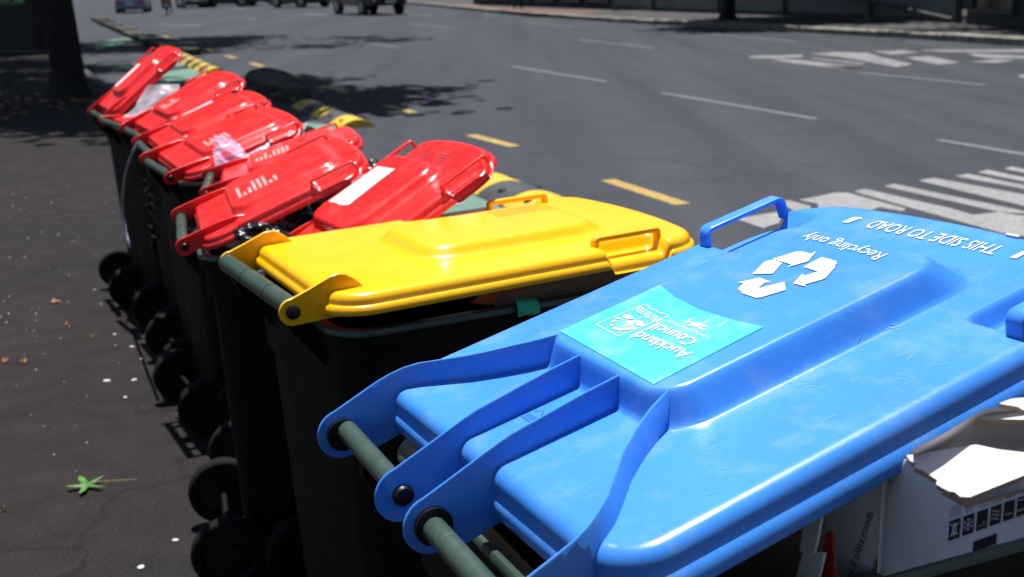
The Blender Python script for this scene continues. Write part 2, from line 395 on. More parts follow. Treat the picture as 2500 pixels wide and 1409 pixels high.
def make_body(B, root):
    m = MB(); Wt, vr, vf, zr, Wb, vrb, vfb = B['Wt'], B['vr'], B['vf'], B['zr'], B['Wb'], B['vrb'], B['vfb']
    zc = zr - B.get('collar', 0.14); fl = B.get('fl', 0.022)
    def ring(t, o, z, r=0.05):
        W = Wb + (Wt - Wb) * t; a = vrb + (vr - vrb) * t; b = vfb + (vf - vfb) * t
        return rrect(-W - o, W + o, a - o, b + o, r + o, z, 6)
    rs = [ring(0, -0.012, 0.02), ring(0.0, 0, 0.035)]
    for k in range(1, 7): rs.append(ring(zc / zr * k / 6, 0, 0.035 + (zc - 0.035) * k / 6))
    rs += [ring(zc / zr, 0.010, zc + 0.006), ring(0.97, 0.012, zr - 0.032), ring(0.97, fl, zr - 0.030), ring(1, fl + 0.002, zr - 0.006), ring(1, fl - 0.002, zr), ring(1, 0.0, zr), ring(1, -0.006, zr - 0.006)]
    rs += [ring(zc / zr, -0.008, zc), ring(0.02, -0.008, 0.05)]
    m.rings(rs)
    body = m.build('body', MAT['body'], root, 40)
    # rolled rim over the opening
    m = MB()
    m.rings([ring(1, fl + 0.0035, zr - 0.006), ring(1, fl + 0.0035, zr + 0.001), ring(1, fl + 0.001, zr + 0.004), ring(1, 0.004, zr + 0.004), ring(1, 0.0, zr + 0.001), ring(1, 0.001, zr - 0.004)], 0, False, False)
    m.build('rim', MAT['green'], root, 40)
    # axle and wheels
    m = MB(); m.tube([(-B['wu'], B['wv'], 0.1), (B['wu'], B['wv'], 0.1)], 0.009); m.build('axle', MAT['capblack'], root, 40)
    for sg in (-1, 1): make_wheel(root, sg * B['wu'], B['wv'])
    return body
def make_handle(B, H, root):
    """grab bar behind the rim: tube pieces, collars and the arms that carry them"""
    z = B['zh']
    for u0, u1 in H['tubes']:
        m = MB(); m.tube([(u0, 0, z), (u1, 0, z)], H['r'], 20); bar = m.build('handle_bar', MAT['green'], root, 40)
    for u in H['rings']:
        m = MB(); m.tube([(u - 0.0022, 0, z), (u + 0.0022, 0, z)], H['r'] + H.get('rr', 0.0015), 20); m.build('collar_ring', MAT['green'], bar, 40)
    zr = B['zr']
    for u in H['arms']:
        m = MB()
        poly = [(-0.008, z - 0.004), (0.004, z - H['r'] + .002), (B['vr'] + 0.004, zr - 0.02), (B['vr'] + 0.004, zr - 0.10), (0.004, z - 0.05), (-0.010, z - 0.022)]
        m.plate(poly, u - 0.009, u + 0.009, 0)
        m.build('handle_arm', MAT['body'], root)
    return bar
def lid_frame(root, yh, yl, tilt, tw, zh):
    th = lambda y: math.atan2(-math.cos(y), -math.sin(y))
    return Matrix.Translation((0, 0, zh)) @ Matrix.Rotation(th(yl) - th(yh), 4, 'Z') @ Matrix.Rotation(tilt, 4, 'X') @ Matrix.Rotation(-tw, 4, 'Y')
def bin_root(name, x, y, yh):
    return empty(name, (x, y, 0), math.atan2(-math.cos(yh), -math.sin(yh)))

RED_LID = dict(W=0.238, v0=0.045, L=0.495, rf=0.075, rb=0.045, Rr=0.012, D=0.036, w0=0.0097, bow=0.022, hand=(0.345, 0.448), hh=0.009, hwid=0.008, hth=0.0035,
               domes=[(0.165, 0.145, 0.425, 0.05, 0.018, 0.010)], dip=0.020, rsl=1.0, fsl=1.0, rear=(0.132, 0.005))
RED_LID_B = dict(RED_LID, rear=(-1, 0), domes=[(0.118, 0.145, 0.385, 0.045, 0.024, 0.014)])
YEL_LID = dict(W=0.277, v0=0.055, L=0.818, rf=0.062, rb=0.06, Rr=0.017, D=0.038, w0=0.0262, bow=0.03, hand=(0.585, 0.7125), hh=0.011, hwid=0.009, hth=0.0055, uh=0.232, rin=0.075,
               domes=[(0.122, 0.292, 0.645, 0.055, 0.020, 0.020)], dip=0.024, rsl=1.0, fsl=1.2)
BLU_LID = dict(W=0.290, v0=0.070, L=0.752, rf=0.10, rb=0.040, Rr=0.018, D=0.047, w0=0.0266, bow=0.03, hand=(0.556, 0.676), hh=0.020, hwid=0.011, hth=0.0035, uh=0.262, rin=0.10,
               domes=[(0.127, 0.236, 0.600, 0.038, 0.035, 0.020)], dip=0.022, rsl=0.7, fsl=1.7, soft=0.2, crown=0.002)
RED_BODY = dict(Wt=0.212, vr=0.058, vf=0.452, zr=0.884, Wb=0.165, vrb=0.095, vfb=0.38, wu=0.205, wv=0.045, zh=0.9165, collar=0.11)
YEL_BODY = dict(Wt=0.256, vr=0.072, vf=0.735, zr=0.950, Wb=0.205, vrb=0.115, vfb=0.60, wu=0.245, wv=0.05, zh=0.99, collar=0.15)
BLU_BODY = dict(Wt=0.256, vr=0.078, vf=0.70, zr=0.978, Wb=0.205, vrb=0.115, vfb=0.58, wu=0.245, wv=0.05, zh=1.013, collar=0.15)
RED_H = dict(tubes=[(-0.178, -0.0), (0.0, 0.178)], rings=[0.0, -0.17, 0.17], r=0.0135, arms=[-0.12, 0.12], rr=0.001)
YEL_H = dict(tubes=[(-0.213, 0.213)], rings=[-0.068, 0.072], r=0.0175, arms=[-0.15, 0.15], rr=0.0008)
BLU_H = dict(tubes=[(-0.243, -0.045), (0.045, 0.243)], rings=[], r=0.0125, arms=[-0.16, 0.16])

def red_bin(x, y, yh, yl, tilt, tw, lidspec, label, zh=0.9165, scale=1.0, mat=None):
    root = bin_root('wheelie_bin', x, y, yh)
    tag(root, label, 'wheelie bin', 'red lidded bins in the row')
    B = dict(RED_BODY, zh=zh, zr=RED_BODY['zr'] + zh - 0.9165)
    make_body(B, root); make_handle(B, RED_H, root)
    S = lidspec; lid, h = make_lid(S, mat or MAT['red'], root, 0.62)
    for sg in (-1, 1):
        e = strip_plate(ear_path(sg * 0.184, 0.022, S['w0'], [(0.05, S['w0'] + 0.012), (0.10, S['w0'] + 0.010), (0.14, S['w0'] + 0.006), (0.17, S['w0'] - 0.004)], [(0.05, S['w0'] - 0.028), (0.17, S['w0'] - 0.014)]), 0.0028, mat or MAT['red'], 'hinge_arm', lid)
        cap(e, MAT['capblack'], sg * 0.1868, sg, 0.010)
    lid.matrix_local = lid_frame(root, yh, yl, tilt, tw, zh) @ Matrix.Scale(scale, 4)
    return root, lid, h

# ---- decals that follow a lid surface
def decal(name, polys, mat, lid, h, eps=0.0009, fine=0):
    V, F = [], []
    for p in polys:
        n = len(V); V += [(a, b, float(h(a, b)) + eps) for a, b in p]; F.append(tuple(range(n, n + len(p))))
    o = mesh(name, V, F, mat, lid)
    bm = bmesh.new(); bm.from_mesh(o.data); bmesh.ops.triangulate(bm, faces=bm.faces)
    if fine:
        for _ in range(fine):
            bmesh.ops.subdivide_edges(bm, edges=bm.edges[:], cuts=1)
        for v in bm.verts: v.co.z = float(h(v.co.x, v.co.y)) + eps
    bmesh.ops.recalc_face_normals(bm, faces=bm.faces)
    for f in bm.faces:
        if f.normal.z < 0: f.normal_flip()
    bm.to_mesh(o.data); bm.free()
    return o
def stroke(pts, wd):
    pts = [Vector(p) for p in pts]; L, Rr = [], []
    for i, p in enumerate(pts):
        t = (pts[min(i + 1, len(pts) - 1)] - pts[max(i - 1, 0)]).normalized(); n = Vector((-t.y, t.x)) * wd / 2
        L.append(tuple(p + n)); Rr.append(tuple(p - n))
    return [[L[i], L[i + 1], Rr[i + 1], Rr[i]] for i in range(len(pts) - 1)]
def disc(c, r, n=12): return [(c[0] + r * math.cos(2 * math.pi * k / n), c[1] + r * math.sin(2 * math.pi * k / n)) for k in range(n)]
def text_polys(s, bold=0.0, spacing=1.0):
    cu = bpy.data.curves.new('lettering', 'FONT'); cu.body = s; cu.size = 1; cu.offset = bold; cu.space_character = spacing; cu.resolution_u = 3
    o = bpy.data.objects.new('lettering', cu); col.objects.link(o)
    dg = bpy.context.evaluated_depsgraph_get(); me = bpy.data.meshes.new_from_object(o.evaluated_get(dg))
    V = [(v.co.x, v.co.y) for v in me.vertices]; F = [tuple(p.vertices) for p in me.polygons]
    bpy.data.objects.remove(o); bpy.data.curves.remove(cu); bpy.data.meshes.remove(me)
    return V, F
def text_on(name, s, fn, mat, parent, bold=0.0, spacing=1.0):
    """fn maps (x in 0..1 along the line, y in font heights of a capital) to a point"""
    V, F = text_polys(s, bold, spacing); xs = [v[0] for v in V]; x0, x1 = min(xs), max(xs)
    cap_h = 0.70
    o = mesh(name, [fn((x - x0) / (x1 - x0), y / cap_h) for x, y in V], F, mat, parent)
    return o
def lid_text(name, s, p0, p1, up, mat, lid, h, eps=0.0012, bold=0.0):
    """baseline from p0 to p1, up = vector of a capital's height (lid coordinates)"""
    def fn(x, y):
        a = p0[0] + (p1[0] - p0[0]) * x + up[0] * y; b = p0[1] + (p1[1] - p0[1]) * x + up[1] * y
        return (a, b, float(h(a, b)) + eps)
    return text_on(name, s, fn, mat, lid, bold)

# ---- the seven red bins in line and the propped open one
REDS = [
 (-1.998, 5.8974, -0.4727, -0.4705, 0.6815, -0.009, RED_LID_B, 'farthest red lidded bin, lid propped steeply open with a long white strip label'),
 (-1.8029, 5.5068, -0.5671, -0.55, 0.02, 0.0, RED_LID_B, 'red bin with its lid lying flat beside standing clear sheeting'),
 (-1.5879, 5.1136, -0.4901, -0.4971, 0.4794, -0.03, RED_LID, 'red lidded bin beside the flat lidded one, with pale scuffs near the hinge'),
 (-1.4058, 4.6325, -0.40, -0.42, 0.37, -0.03, RED_LID, 'red lidded bin with white edge label and pale strap hanging behind'),
 (-1.2117, 4.1204, -0.4778, -0.4775, 0.3175, -0.06, RED_LID, 'red lidded bin with bubble wrap spilling from under its near edge'),
 (-0.9501, 3.7454, -0.1734, -0.22, 0.285, 0.0, RED_LID, 'turned red lidded bin half hidden behind the bin with black sacks'),
 (-0.8453, 3.0307, -0.2637, -0.2788, 0.39, -0.03, RED_LID, 'turned red lidded bin stuffed with shiny black sacks and a printed lid'),
]
reds = []
for (x, y, yh, yl, t, tw, S, lab) in REDS: reds.append(red_bin(x, y, yh, yl, t, tw, S, lab))
q = EYE + (Vector((-0.4866, 2.5157, 0.9165)) - EYE) * 1.05
reds.append(red_bin(q.x, q.y, -0.4492, -0.4551, 0.5265, 0.049, dict(RED_LID_B, W=0.226, D=0.034, du=-0.038, domes=[(0.142, 0.145, 0.385, 0.045, 0.024, 0.014)]), 'red lidded bin raised high beside the yellow lid with a torn white label', q.z, 1.05))

# marks on the red lids
def lid_bars(lid, h, u0, u1, v0, v1, n, seed, mat, name='faded_print'):
    rnd = random.Random(seed); P = []
    for k in range(n):
        v = v0 + (v1 - v0) * (k + 0.5) / n; w = abs(v1 - v0) / n * 0.28; a = u0; b = u0 + (u1 - u0) * rnd.choice((1.0, 1.0, 0.55, 0.3))
        P.append([(a, v - w), (b, v - w), (b, v + w), (a, v + w)])
    return decal(name, P, mat, lid, h)
MAT['pink'] = simple('faded_pink_print', (0.75, 0.30, 0.28), 0.5, var=0.2, scale=60)
MAT['darkred'] = simple('dark_red_print', (0.32, 0.02, 0.02), 0.5, var=0.2, scale=60)
for i in (5, 6): lid_bars(reds[i][1], reds[i][2], 0.085, -0.035, 0.165, 0.28, 8, i, MAT['pink'])
lid_bars(reds[2][1], reds[2][2], 0.03, -0.06, 0.16, 0.24, 7, 3, MAT['pink'])
lid_bars(reds[4][1], reds[4][2], 0.10, 0.02, 0.17, 0.26, 7, 4, MAT['pink'])
r8, l8, h8 = reds[7]
lid_bars(l8, h8, 0.05, -0.03, 0.405, 0.445, 4, 9, MAT['darkred'])
lid_bars(l8, h8, -0.05, -0.12, 0.405, 0.445, 4, 5, MAT['darkred'])
rnd = random.Random(4)
a = [(-0.128, 0.190 + 0.004 * math.sin(k)) for k in range(1)]
edge1 = [(-0.160 + k * 0.0217, 0.198 + rnd.uniform(-0.004, 0.004) + 0.004 * k / 6) for k in range(7)]
edge2 = [(-0.030 - 0.0012 * k + rnd.uniform(-0.0015, 0.0015), 0.206 + 0.0135 * k) for k in range(11)]
decal('torn_label', [edge1 + edge2 + [(-0.155, 0.336)]], MAT['label'], l8, h8, 0.0015, 5)
decal('strip_label', [[(-0.085, 0.165), (-0.03, 0.165), (-0.03, 0.325), (-0.085, 0.325)]], MAT['label'], reds[0][1], reds[0][2], 0.0012, 3)
decal('strip_label', [[(-0.175, 0.20), (-0.135, 0.20), (-0.13, 0.335), (-0.17, 0.335)]], MAT['label'], reds[3][1], reds[3][2], 0.0012, 3)

# ---- yellow lidded bin
YH, YL = -0.4915, -0.4499
ybin = bin_root('wheelie_bin', -0.4657, 2.144, YH)
tag(ybin, 'wheelie bin with glossy yellow lid, the only yellow one in the row', 'wheelie bin')
make_body(YEL_BODY, ybin); make_handle(YEL_BODY, YEL_H, ybin)
ylid, yh_ = make_lid(YEL_LID, MAT['yellow'], ybin, 1.0)
for sg in (-1, 1):
    w0 = YEL_LID['w0']
    e = strip_plate(ear_path(sg * 0.2195, 0.0235, w0, [(0.03, w0 + 0.008), (0.075, w0 + 0.026), (0.095, w0 + 0.026), (0.115, w0 + 0.012), (0.13, w0 - 0.004)], [(0.06, w0 - 0.048), (0.13, w0 - 0.05)]), 0.003, MAT['yellow'], 'hinge_arm', ylid)
    cap(e, MAT['capblack'], sg * 0.2225, sg, 0.0125)
MAT['orangeprint'] = simple('orange_print', (0.70, 0.36, 0.01), 0.4)
rnd = random.Random(2); P = []
for r_ in range(4):
    v = 0.515
    while v < 0.64:
        l = rnd.uniform(0.004, 0.009); P.append([(-0.105 + r_ * 0.018, v), (-0.105 + r_ * 0.018, v + l * 0.45), (-0.094 + r_ * 0.018, v + l * 0.45), (-0.094 + r_ * 0.018, v)]); v += l
decal('faded_print', P, MAT['orangeprint'], ylid, yh_)
ylid.matrix_local = lid_frame(ybin, YH, YL, 0.036, 0.0086, 0.99)

# ---- blue lidded bin
BH, BL = -0.4154, -0.4414
BX = Vector((-0.1021, 1.1156, 0))
bbin = bin_root('wheelie_bin', BX.x, BX.y, BH)
tag(bbin, 'nearest bin with large blue recycling lid propped open by cardboard', 'wheelie bin')
make_body(BLU_BODY, bbin); make_handle(BLU_BODY, BLU_H, bbin)
blid, bh_ = make_lid(BLU_LID, MAT['blue'], bbin, 1.7)
w0 = BLU_LID['w0']; top = w0 + 0.035
outer = [(0, 0.2486), (0.06, 0.2486), (0.085, 0.243), (0.11, 0.226), (0.135, 0.200), (0.16, 0.174), (0.19, 0.151), (0.22, 0.131), (0.25, 0.116)]
for sg in (-1, 1):
    p = ear_path(sg * 0.2486, 0.030, w0, [(0.10, top - 0.010), (0.20, top - 0.003), (0.25, top - 0.002)], [(0.03, -0.036), (0.068, w0 - 0.058), (0.078, w0 - 0.058), (0.085, w0 - 0.02), (0.25, w0 - 0.004)], outer)
    strip_plate(p, 0.0017, MAT['blue'], 'hinge_arm', blid)
    p = ear_path(sg * 0.042, 0.030, w0, [(0.10, top - 0.010), (0.20, top - 0.003), (0.24, top - 0.002)], [(0.03, -0.036), (0.068, w0 - 0.058), (0.078, w0 - 0.058), (0.085, w0 - 0.02), (0.24, w0 - 0.004)])
    e = strip_plate(p, 0.0017, MAT['blue'], 'hinge_arm', blid)
    cap(e, MAT['capblack'], sg * 0.0, sg, 0.001) if False else None
    for uu, s2 in ((sg * 0.0398, -sg),): cap(e, MAT['capblack'], uu, s2, 0.0115, 0.007)
    for uu in (sg * 0.0475, sg * 0.243):
        m = MB(); m.tube([(uu - .003, 0, 0), (uu + .003, 0, 0)], 0.0195, 24); m.build('pivot_sleeve', MAT['capblack'], blid, 40)
BK = json.loads(r'''{"SYM":[[[-0.0512,0.5083],[-0.0424,0.5355],[-0.035,0.5396],[-0.0199,0.5395],[-0.0195,0.5476],[-0.0048,0.5237],[-0.0101,0.5094],[-0.0148,0.5],[-0.0154,0.5079]],[[-0.0366,0.4678],[-0.0527,0.4966],[-0.0519,0.5038],[-0.0461,0.5071],[-0.0299,0.5059],[-0.0146,0.4802]],[[0.0031,0.5096],[0.0004,0.5388],[0.0257,0.5387],[0.0308,0.5354],[0.0344,0.528],[0.0286,0.5091]],[[0.0301,0.4737],[0.018,0.4968],[0.0245,0.4933],[0.0294,0.5084],[0.0364,0.529],[0.0515,0.5016],[0.0516,0.4972],[0.0443,0.4785],[0.05,0.4753]],[[-0.032,0.4438],[-0.0194,0.465],[0.0028,0.4639],[-0.0024,0.4589],[0.0042,0.4454],[-0.0006,0.4331],[-0.0076,0.43],[-0.0149,0.4317],[-0.0181,0.4346],[-0.0244,0.4462]],[[-0.0066,0.4276],[0.0047,0.445],[0.0171,0.4714],[0.0365,0.4582],[0.027,0.431],[0.0223,0.4274]]],"ST":[[-0.1168,0.2512],[0.0984,0.2432],[0.0904,0.3866],[0.072,0.3823],[0.0487,0.3788],[-0.0123,0.375],[-0.0675,0.3806],[-0.1182,0.3915]],"BOX":[[-0.0897,0.2854],[-0.0355,0.2824],[-0.0276,0.3449],[-0.0381,0.346],[-0.0462,0.3438],[-0.0565,0.3463],[-0.0657,0.3447],[-0.0761,0.3488],[-0.0843,0.349]],"DIV":[[-0.0236,0.2903],[-0.0216,0.3368]],"WAV":[[[-0.084,0.3429],[-0.0713,0.339],[-0.0612,0.3393],[-0.051,0.3361],[-0.0426,0.3373],[-0.0327,0.3342],[-0.0266,0.3359]],[[-0.0829,0.3391],[-0.0701,0.3353],[-0.06,0.3356],[-0.0499,0.3324],[-0.0415,0.3337],[-0.0316,0.3305],[-0.0255,0.3323]],[[-0.0817,0.3353],[-0.069,0.3315],[-0.0589,0.3319],[-0.0488,0.3287],[-0.0404,0.33],[-0.0306,0.3269],[-0.0245,0.3287]]],"LEAF":[[[-0.0795,0.3149],[-0.0813,0.3201],[-0.0721,0.3228],[-0.0596,0.3192],[-0.0635,0.3159],[-0.0716,0.3134]],[[-0.0538,0.3172],[-0.0477,0.3208],[-0.0349,0.3176],[-0.0319,0.3124],[-0.0386,0.3102],[-0.0469,0.3124]]],"STEM":[[[-0.056,0.3178],[-0.0553,0.3289]],[[-0.0542,0.3134],[-0.0806,0.3089]],[[-0.0542,0.3134],[-0.0771,0.3018]],[[-0.0542,0.3134],[-0.0698,0.2953]],[[-0.0542,0.3134],[-0.0599,0.2923]],[[-0.0542,0.3134],[-0.0533,0.2927]],[[-0.0542,0.3134],[-0.048,0.2944]],[[-0.0542,0.3134],[-0.0439,0.2972]],[[-0.0542,0.3134],[-0.0405,0.3003]],[[-0.0542,0.3134],[-0.0373,0.304]]],"AUC":[[0.0772,0.3074],[-0.0206,0.3045],[0.0658,0.2896],[-0.024,0.2901]],"COU":[[0.0567,0.3286],[-0.0212,0.3275],[0.0549,0.3127],[-0.0203,0.3124]],"SUB":[[0.0649,0.3385],[-0.0191,0.3392]],"SIDE":[[0.1044,0.7128],[-0.0995,0.7068],[0.1035,0.688],[-0.1035,0.6828]],"SIDEm":[[0.0027,0.7081],[-0.0,0.6855]],"REC":[[0.0639,0.5794],[0.0592,0.5607],[-0.0742,0.5834],[-0.0651,0.5596],[-0.0699,0.5891]],"ARR1":[[-0.142,0.6835],[-0.1406,0.7022],[-0.1303,0.7065],[-0.1242,0.7018],[-0.1286,0.6999],[-0.1309,0.6846]],"ARR2":[[0.129,0.6882],[0.1286,0.706],[0.1362,0.7096],[0.1366,0.6895]],"EMB":[[-0.0202,0.152],[-0.0389,0.1724],[-0.0071,0.1677]],"DOME":{"bl":[-0.1518,0.2666],"br":[0.107,0.2382],"n1":[0.1218,0.2986],"n2":[0.1234,0.4318],"fr":[0.1111,0.5801],"fr2":[0.0666,0.6081],"fm":[-0.0199,0.6013],"ff":[-0.1417,0.5684],"fl":[-0.2171,0.5132],"l":[-0.1927,0.3962]},"FOOT":{"br":[0.1148,0.23],"n1":[0.1359,0.2795],"n2":[0.1328,0.3528],"fr":[0.1126,0.6194],"f":[-0.0383,0.6484],"r2":[-0.0646,0.2118],"r3":[0.0215,0.2088]},"MISC":{"rec1":[0.2018,0.5541],"rec2":[0.1641,0.6343],"rivet":[0.0885,0.7383],"f1":[-0.2446,0.6962],"f2":[-0.1688,0.7389],"f3":[-0.0567,0.739],"f4":[0.0813,0.7429],"pLl":[-0.2448,0.1004],"pLr":[-0.071,0.0733],"pRl":[0.0473,0.0728],"pRr":[0.2145,0.0707],"rid":[0.2431,0.0876],"rid2":[0.2526,0.1193],"far":[-0.2891,0.1612],"rib4":[0.1851,0.146],"rib4b":[0.2243,0.1113]},"R8":[[-0.1759,0.208],[-0.0398,0.2136],[-0.0501,0.3537],[-0.1783,0.3476],[-0.1592,0.1548],[0.014,0.1528],[0.0369,0.3794],[-0.055,0.4271],[0.094,0.4216]],"T7":[[-0.0668,0.1866],[0.0457,0.1899],[-0.0326,0.2659],[0.0496,0.2611],[-0.0998,0.16],[-0.1457,0.2131],[-0.0137,0.3405]],"T1":[[-0.1147,0.1954],[0.0253,0.2013],[0.0178,0.3267],[-0.1231,0.3233]],"T3":[[-0.0118,0.1699],[-0.0198,0.2347]],"Y":[[-0.1169,0.2598],[0.1209,0.2952],[0.0323,0.6515],[-0.1336,0.5215],[-0.0281,0.5279],[-0.0684,0.6338],[-0.1385,0.3206],[0.1095,0.2673],[0.1642,0.5736]]}''')
# sticker, then its print a little above it
MAT['cyan'] = plastic('cyan_sticker', (0.05, 0.52, 0.58), 0.36, 1.0, 0.08, (0.5, 0.75, 0.78), 0.4)
decal('council_sticker', [BK['ST']], MAT['cyan'], blid, bh_, 0.0008, 5)
EP = 0.0016
P = []
bx = BK['BOX'] + [BK['BOX'][0]]
P += stroke(bx, 0.0016) + stroke(BK['DIV'], 0.0012)
for wv in BK['WAV']: P += stroke(wv, 0.0014)
P += BK['LEAF']
for a, b in BK['STEM']: P += stroke([a, b], 0.0010)
for a, b in BK['STEM'][1:]: P.append(disc(b, 0.0028))
P.append(disc(BK['STEM'][1][0], 0.0035))
# scraped patch on the sticker
rnd = random.Random(8)
for k in range(26):
    c = (0.020 + rnd.gauss(0, 0.010), 0.348 + rnd.gauss(0, 0.0045)); P.append(disc(c, rnd.uniform(0.0010, 0.0034), 7))
P.append([(0.046, 0.360), (0.048, 0.3605), (0.044, 0.376), (0.0435, 0.374)])
decal('council_emblem', P, MAT['white'], blid, bh_, EP)
up = lambda q: ((q[2][0] - q[0][0]) * 0.5 + (q[3][0] - q[1][0]) * 0.5, (q[2][1] - q[0][1]) * 0.5 + (q[3][1] - q[1][1]) * 0.5)
lid_text('council_lettering', 'Auckland', tuple(BK['AUC'][0]), tuple(BK['AUC'][1]), (0, -0.0165), MAT['white'], blid, bh_, EP, 0.014)
lid_text('council_lettering', 'Council', tuple(BK['COU'][0]), tuple(BK['COU'][1]), (0, -0.0165), MAT['white'], blid, bh_, EP, 0.014)
lid_text('council_lettering', 'Te Kaunihera o Tamaki Makaurau', tuple(BK['SUB'][0]), tuple(BK['SUB'][1]), (0, -0.0045), MAT['white'], blid, bh_, EP)
decal('recycling_symbol', BK['SYM'], MAT['white'], blid, bh_, 0.0012)
lid_text('recycling_lettering', 'Recycling only', tuple(BK['REC'][0]), tuple(BK['REC'][2]), (0, -0.0190), MAT['white'], blid, bh_)
lid_text('road_side_lettering', 'THIS SIDE TO ROAD', (0.1050, 0.7090), (-0.1010, 0.7070), (0, -0.0235), MAT['white'], blid, bh_, 0.0012, 0.004)
decal('arrow_print', [BK['ARR1'], BK['ARR2']], MAT['white'], blid, bh_, 0.0012)
# moulded maker's mark and small scars
P = []
for k in range(7): P += stroke([(-0.030 + k * 0.004, 0.150), (-0.030 + k * 0.004, 0.157)], 0.0012)
P += stroke([(-0.032, 0.1475), (-0.003, 0.1475)], 0.0010) + stroke([(-0.030, 0.162), (-0.022, 0.170), (-0.014, 0.162), (-0.006, 0.170)], 0.0012)
MAT['bluemark'] = simple('moulded_blue_mark', (0.02, 0.13, 0.55), 0.5)
decal('moulded_mark', P, MAT['bluemark'], blid, bh_, 0.0011)
MAT['scar'] = simple('pale_scuff', (0.16, 0.36, 0.80), 0.5, var=0.3, scale=90)
rnd = random.Random(12); P = []
for c0, c1, s, n in ((0.168, 0.372, 0.004, 9), (0.150, 0.50, 0.004, 8)):
    for k in range(n):
        c = (c0 + rnd.gauss(0, s), c1 + rnd.gauss(0, s * 1.2)); a = rnd.uniform(0.5, 1.5); l = rnd.uniform(0.001, 0.004)
        P += stroke([(c[0] - l * math.cos(a), c[1] - l * math.sin(a)), (c[0] + l * math.cos(a), c[1] + l * math.sin(a))], 0.0005)
for k in range(20):
    c = (rnd.uniform(0.14, 0.27), rnd.uniform(0.1, 0.68)); a = rnd.uniform(0.9, 1.9); l = rnd.uniform(0.0008, 0.006)
    P += stroke([(c[0] - l * math.cos(a), c[1] - l * math.sin(a)), (c[0] + l * math.cos(a), c[1] + l * math.sin(a))], 0.0005)
decal('scuff_mark', P, MAT['scar'], blid, bh_, 0.0010)
m = MB(); m.plate([(0.7345, 0), (0.7385, 0), (0.7385, 0.002), (0.7345, 0.002)], 0.080, 0.098, 0); rv = m.build('staple', MAT['label'], blid)
rv.location = (0, 0, float(bh_(0.09, 0.736)) + 0.0005)
blid.matrix_local = lid_frame(bbin, BH, BL, 0.2576, 0.0206, 1.013)

# ---------------------------------------------------------------- ground, road, kerbs
ZR = -0.10
def flat(name, pts, z, mat, parent=None, kind='structure'):
    o = mesh(name, [(p[0], p[1], z) for p in pts], [tuple(range(len(pts)))], mat, parent)
    bm = bmesh.new(); bm.from_mesh(o.data); bmesh.ops.triangulate(bm, faces=bm.faces)
    for f in bm.faces:
        if f.normal.z < 0: f.normal_flip()
    bm.to_mesh(o.data); bm.free()
    if not parent and kind: tag(o, kind=kind)
    return o
road = mesh('road', [(-500, -30, ZR), (500, -30, ZR), (500, 900, ZR), (-500, 900, ZR)], [(0, 1, 2, 3)], MAT['road']); tag(road, kind='structure')
EDGE = [(4.6, -6), (2.6, -2), (0.98, 1.5), (-1.0, 6.6), (-2.5, 10.2), (-4.2, 14.8), (-6.6, 20), (-9.6, 27), (-14, 38), (-21, 55), (-36, 92)]
def off(line, d):
    out = []
    for i, p in enumerate(line):
        a = Vector(line[max(i - 1, 0)][:2]); b = Vector(line[min(i + 1, len(line) - 1)][:2]); t = (b - a).normalized(); out.append((p[0] - t.y * d, p[1] + t.x * d))
    return out
m = MB()
inner = off(EDGE, 0.16)
n = len(EDGE); V = [(p[0], p[1], 0) for p in inner] + [(-60 - p[1] * 0.2, p[1], 0) for p in inner]
F = [(i, i + 1, n + i + 1, n + i) for i in range(n - 1)]
fp = mesh('footpath', V, F, MAT['footpath']); tag(fp, kind='structure')
def strip(name, line, w, z0, z1, mat, gap=None, seed=1, jit=0.006, kind='structure', parent=None):
    """row of kerb stones along a line"""
    m = MB(); rnd = random.Random(seed)
    pts = [Vector(p) for p in line]
    for a, b in zip(pts[:-1], pts[1:]):
        L = (b - a).length; k = max(1, round(L / (gap or L)))
        t = (b - a).normalized(); nn = Vector((-t.y, t.x))
        for i in range(k):
            p = a + t * (L * i / k + 0.006); q = a + t * (L * (i + 1) / k - 0.006); dz = rnd.uniform(-jit, jit)
            c = 0.02
            r0 = lambda s: [(*(s)[:2], z0), (*(s)[:2], z1 + dz - c), (*(s + nn * c)[:2], z1 + dz), (*(s + nn * (w - 0.005))[:2], z1 + dz), (*(s + nn * w)[:2], z1 + dz - 0.004), (*(s + nn * w)[:2], z0)]
            m.rings([r0(p), r0(q)])
    o = m.build(name, mat, parent)
    if not parent and kind: tag(o, kind=kind)
    return o
strip('kerb', EDGE, 0.16, ZR - 0.05, 0.004, MAT['kerbdark'], 0.9)
# far side: kerb, footpath
FKP = [(1020, 12), (1110, 22), (1200, 31), (1400, 48), (1550, 58), (1750, 68), (2000, 82), (2300, 100), (2500, 114)]
FK = [gp(u, v, ZR).xy for u, v in FKP]
d = (FK[-1] - FK[-3]).normalized(); FK = FK + [FK[-1] + d * 8, FK[-1] + d * 25]
FK = [Vector((FK[0].x - 14, FK[0].y + 25))] + FK
fk = [tuple(p) for p in FK[::-1]]
strip('far_kerb', [tuple(p) for p in FK], 0.42, ZR - 0.05, 0.05, MAT['kerb'], 1.1, 5, 0.012)
fi = off([tuple(p) for p in FK], 0.42); n = len(fi)
V = [(p[0], p[1], 0.035) for p in fi] + [(p[0] + 14, p[1] + 14, 0.035) for p in fi]
MAT['paving'] = asphalt('far_paving', (0.045, 0.044, 0.046), (0.070, 0.068, 0.071), (0.07, 0.055, 0.05), 0.4, 60, 0.2)
ff = mesh('far_footpath', V, [(i, i + 1, n + i + 1, n + i) for i in range(n - 1)], MAT['paving']); tag(ff, kind='structure')
MAT['brickpave'] = asphalt('red_paving', (0.10, 0.055, 0.042), (0.15, 0.08, 0.065), (0.10, 0.09, 0.08), 0.6, 50, 0.2)
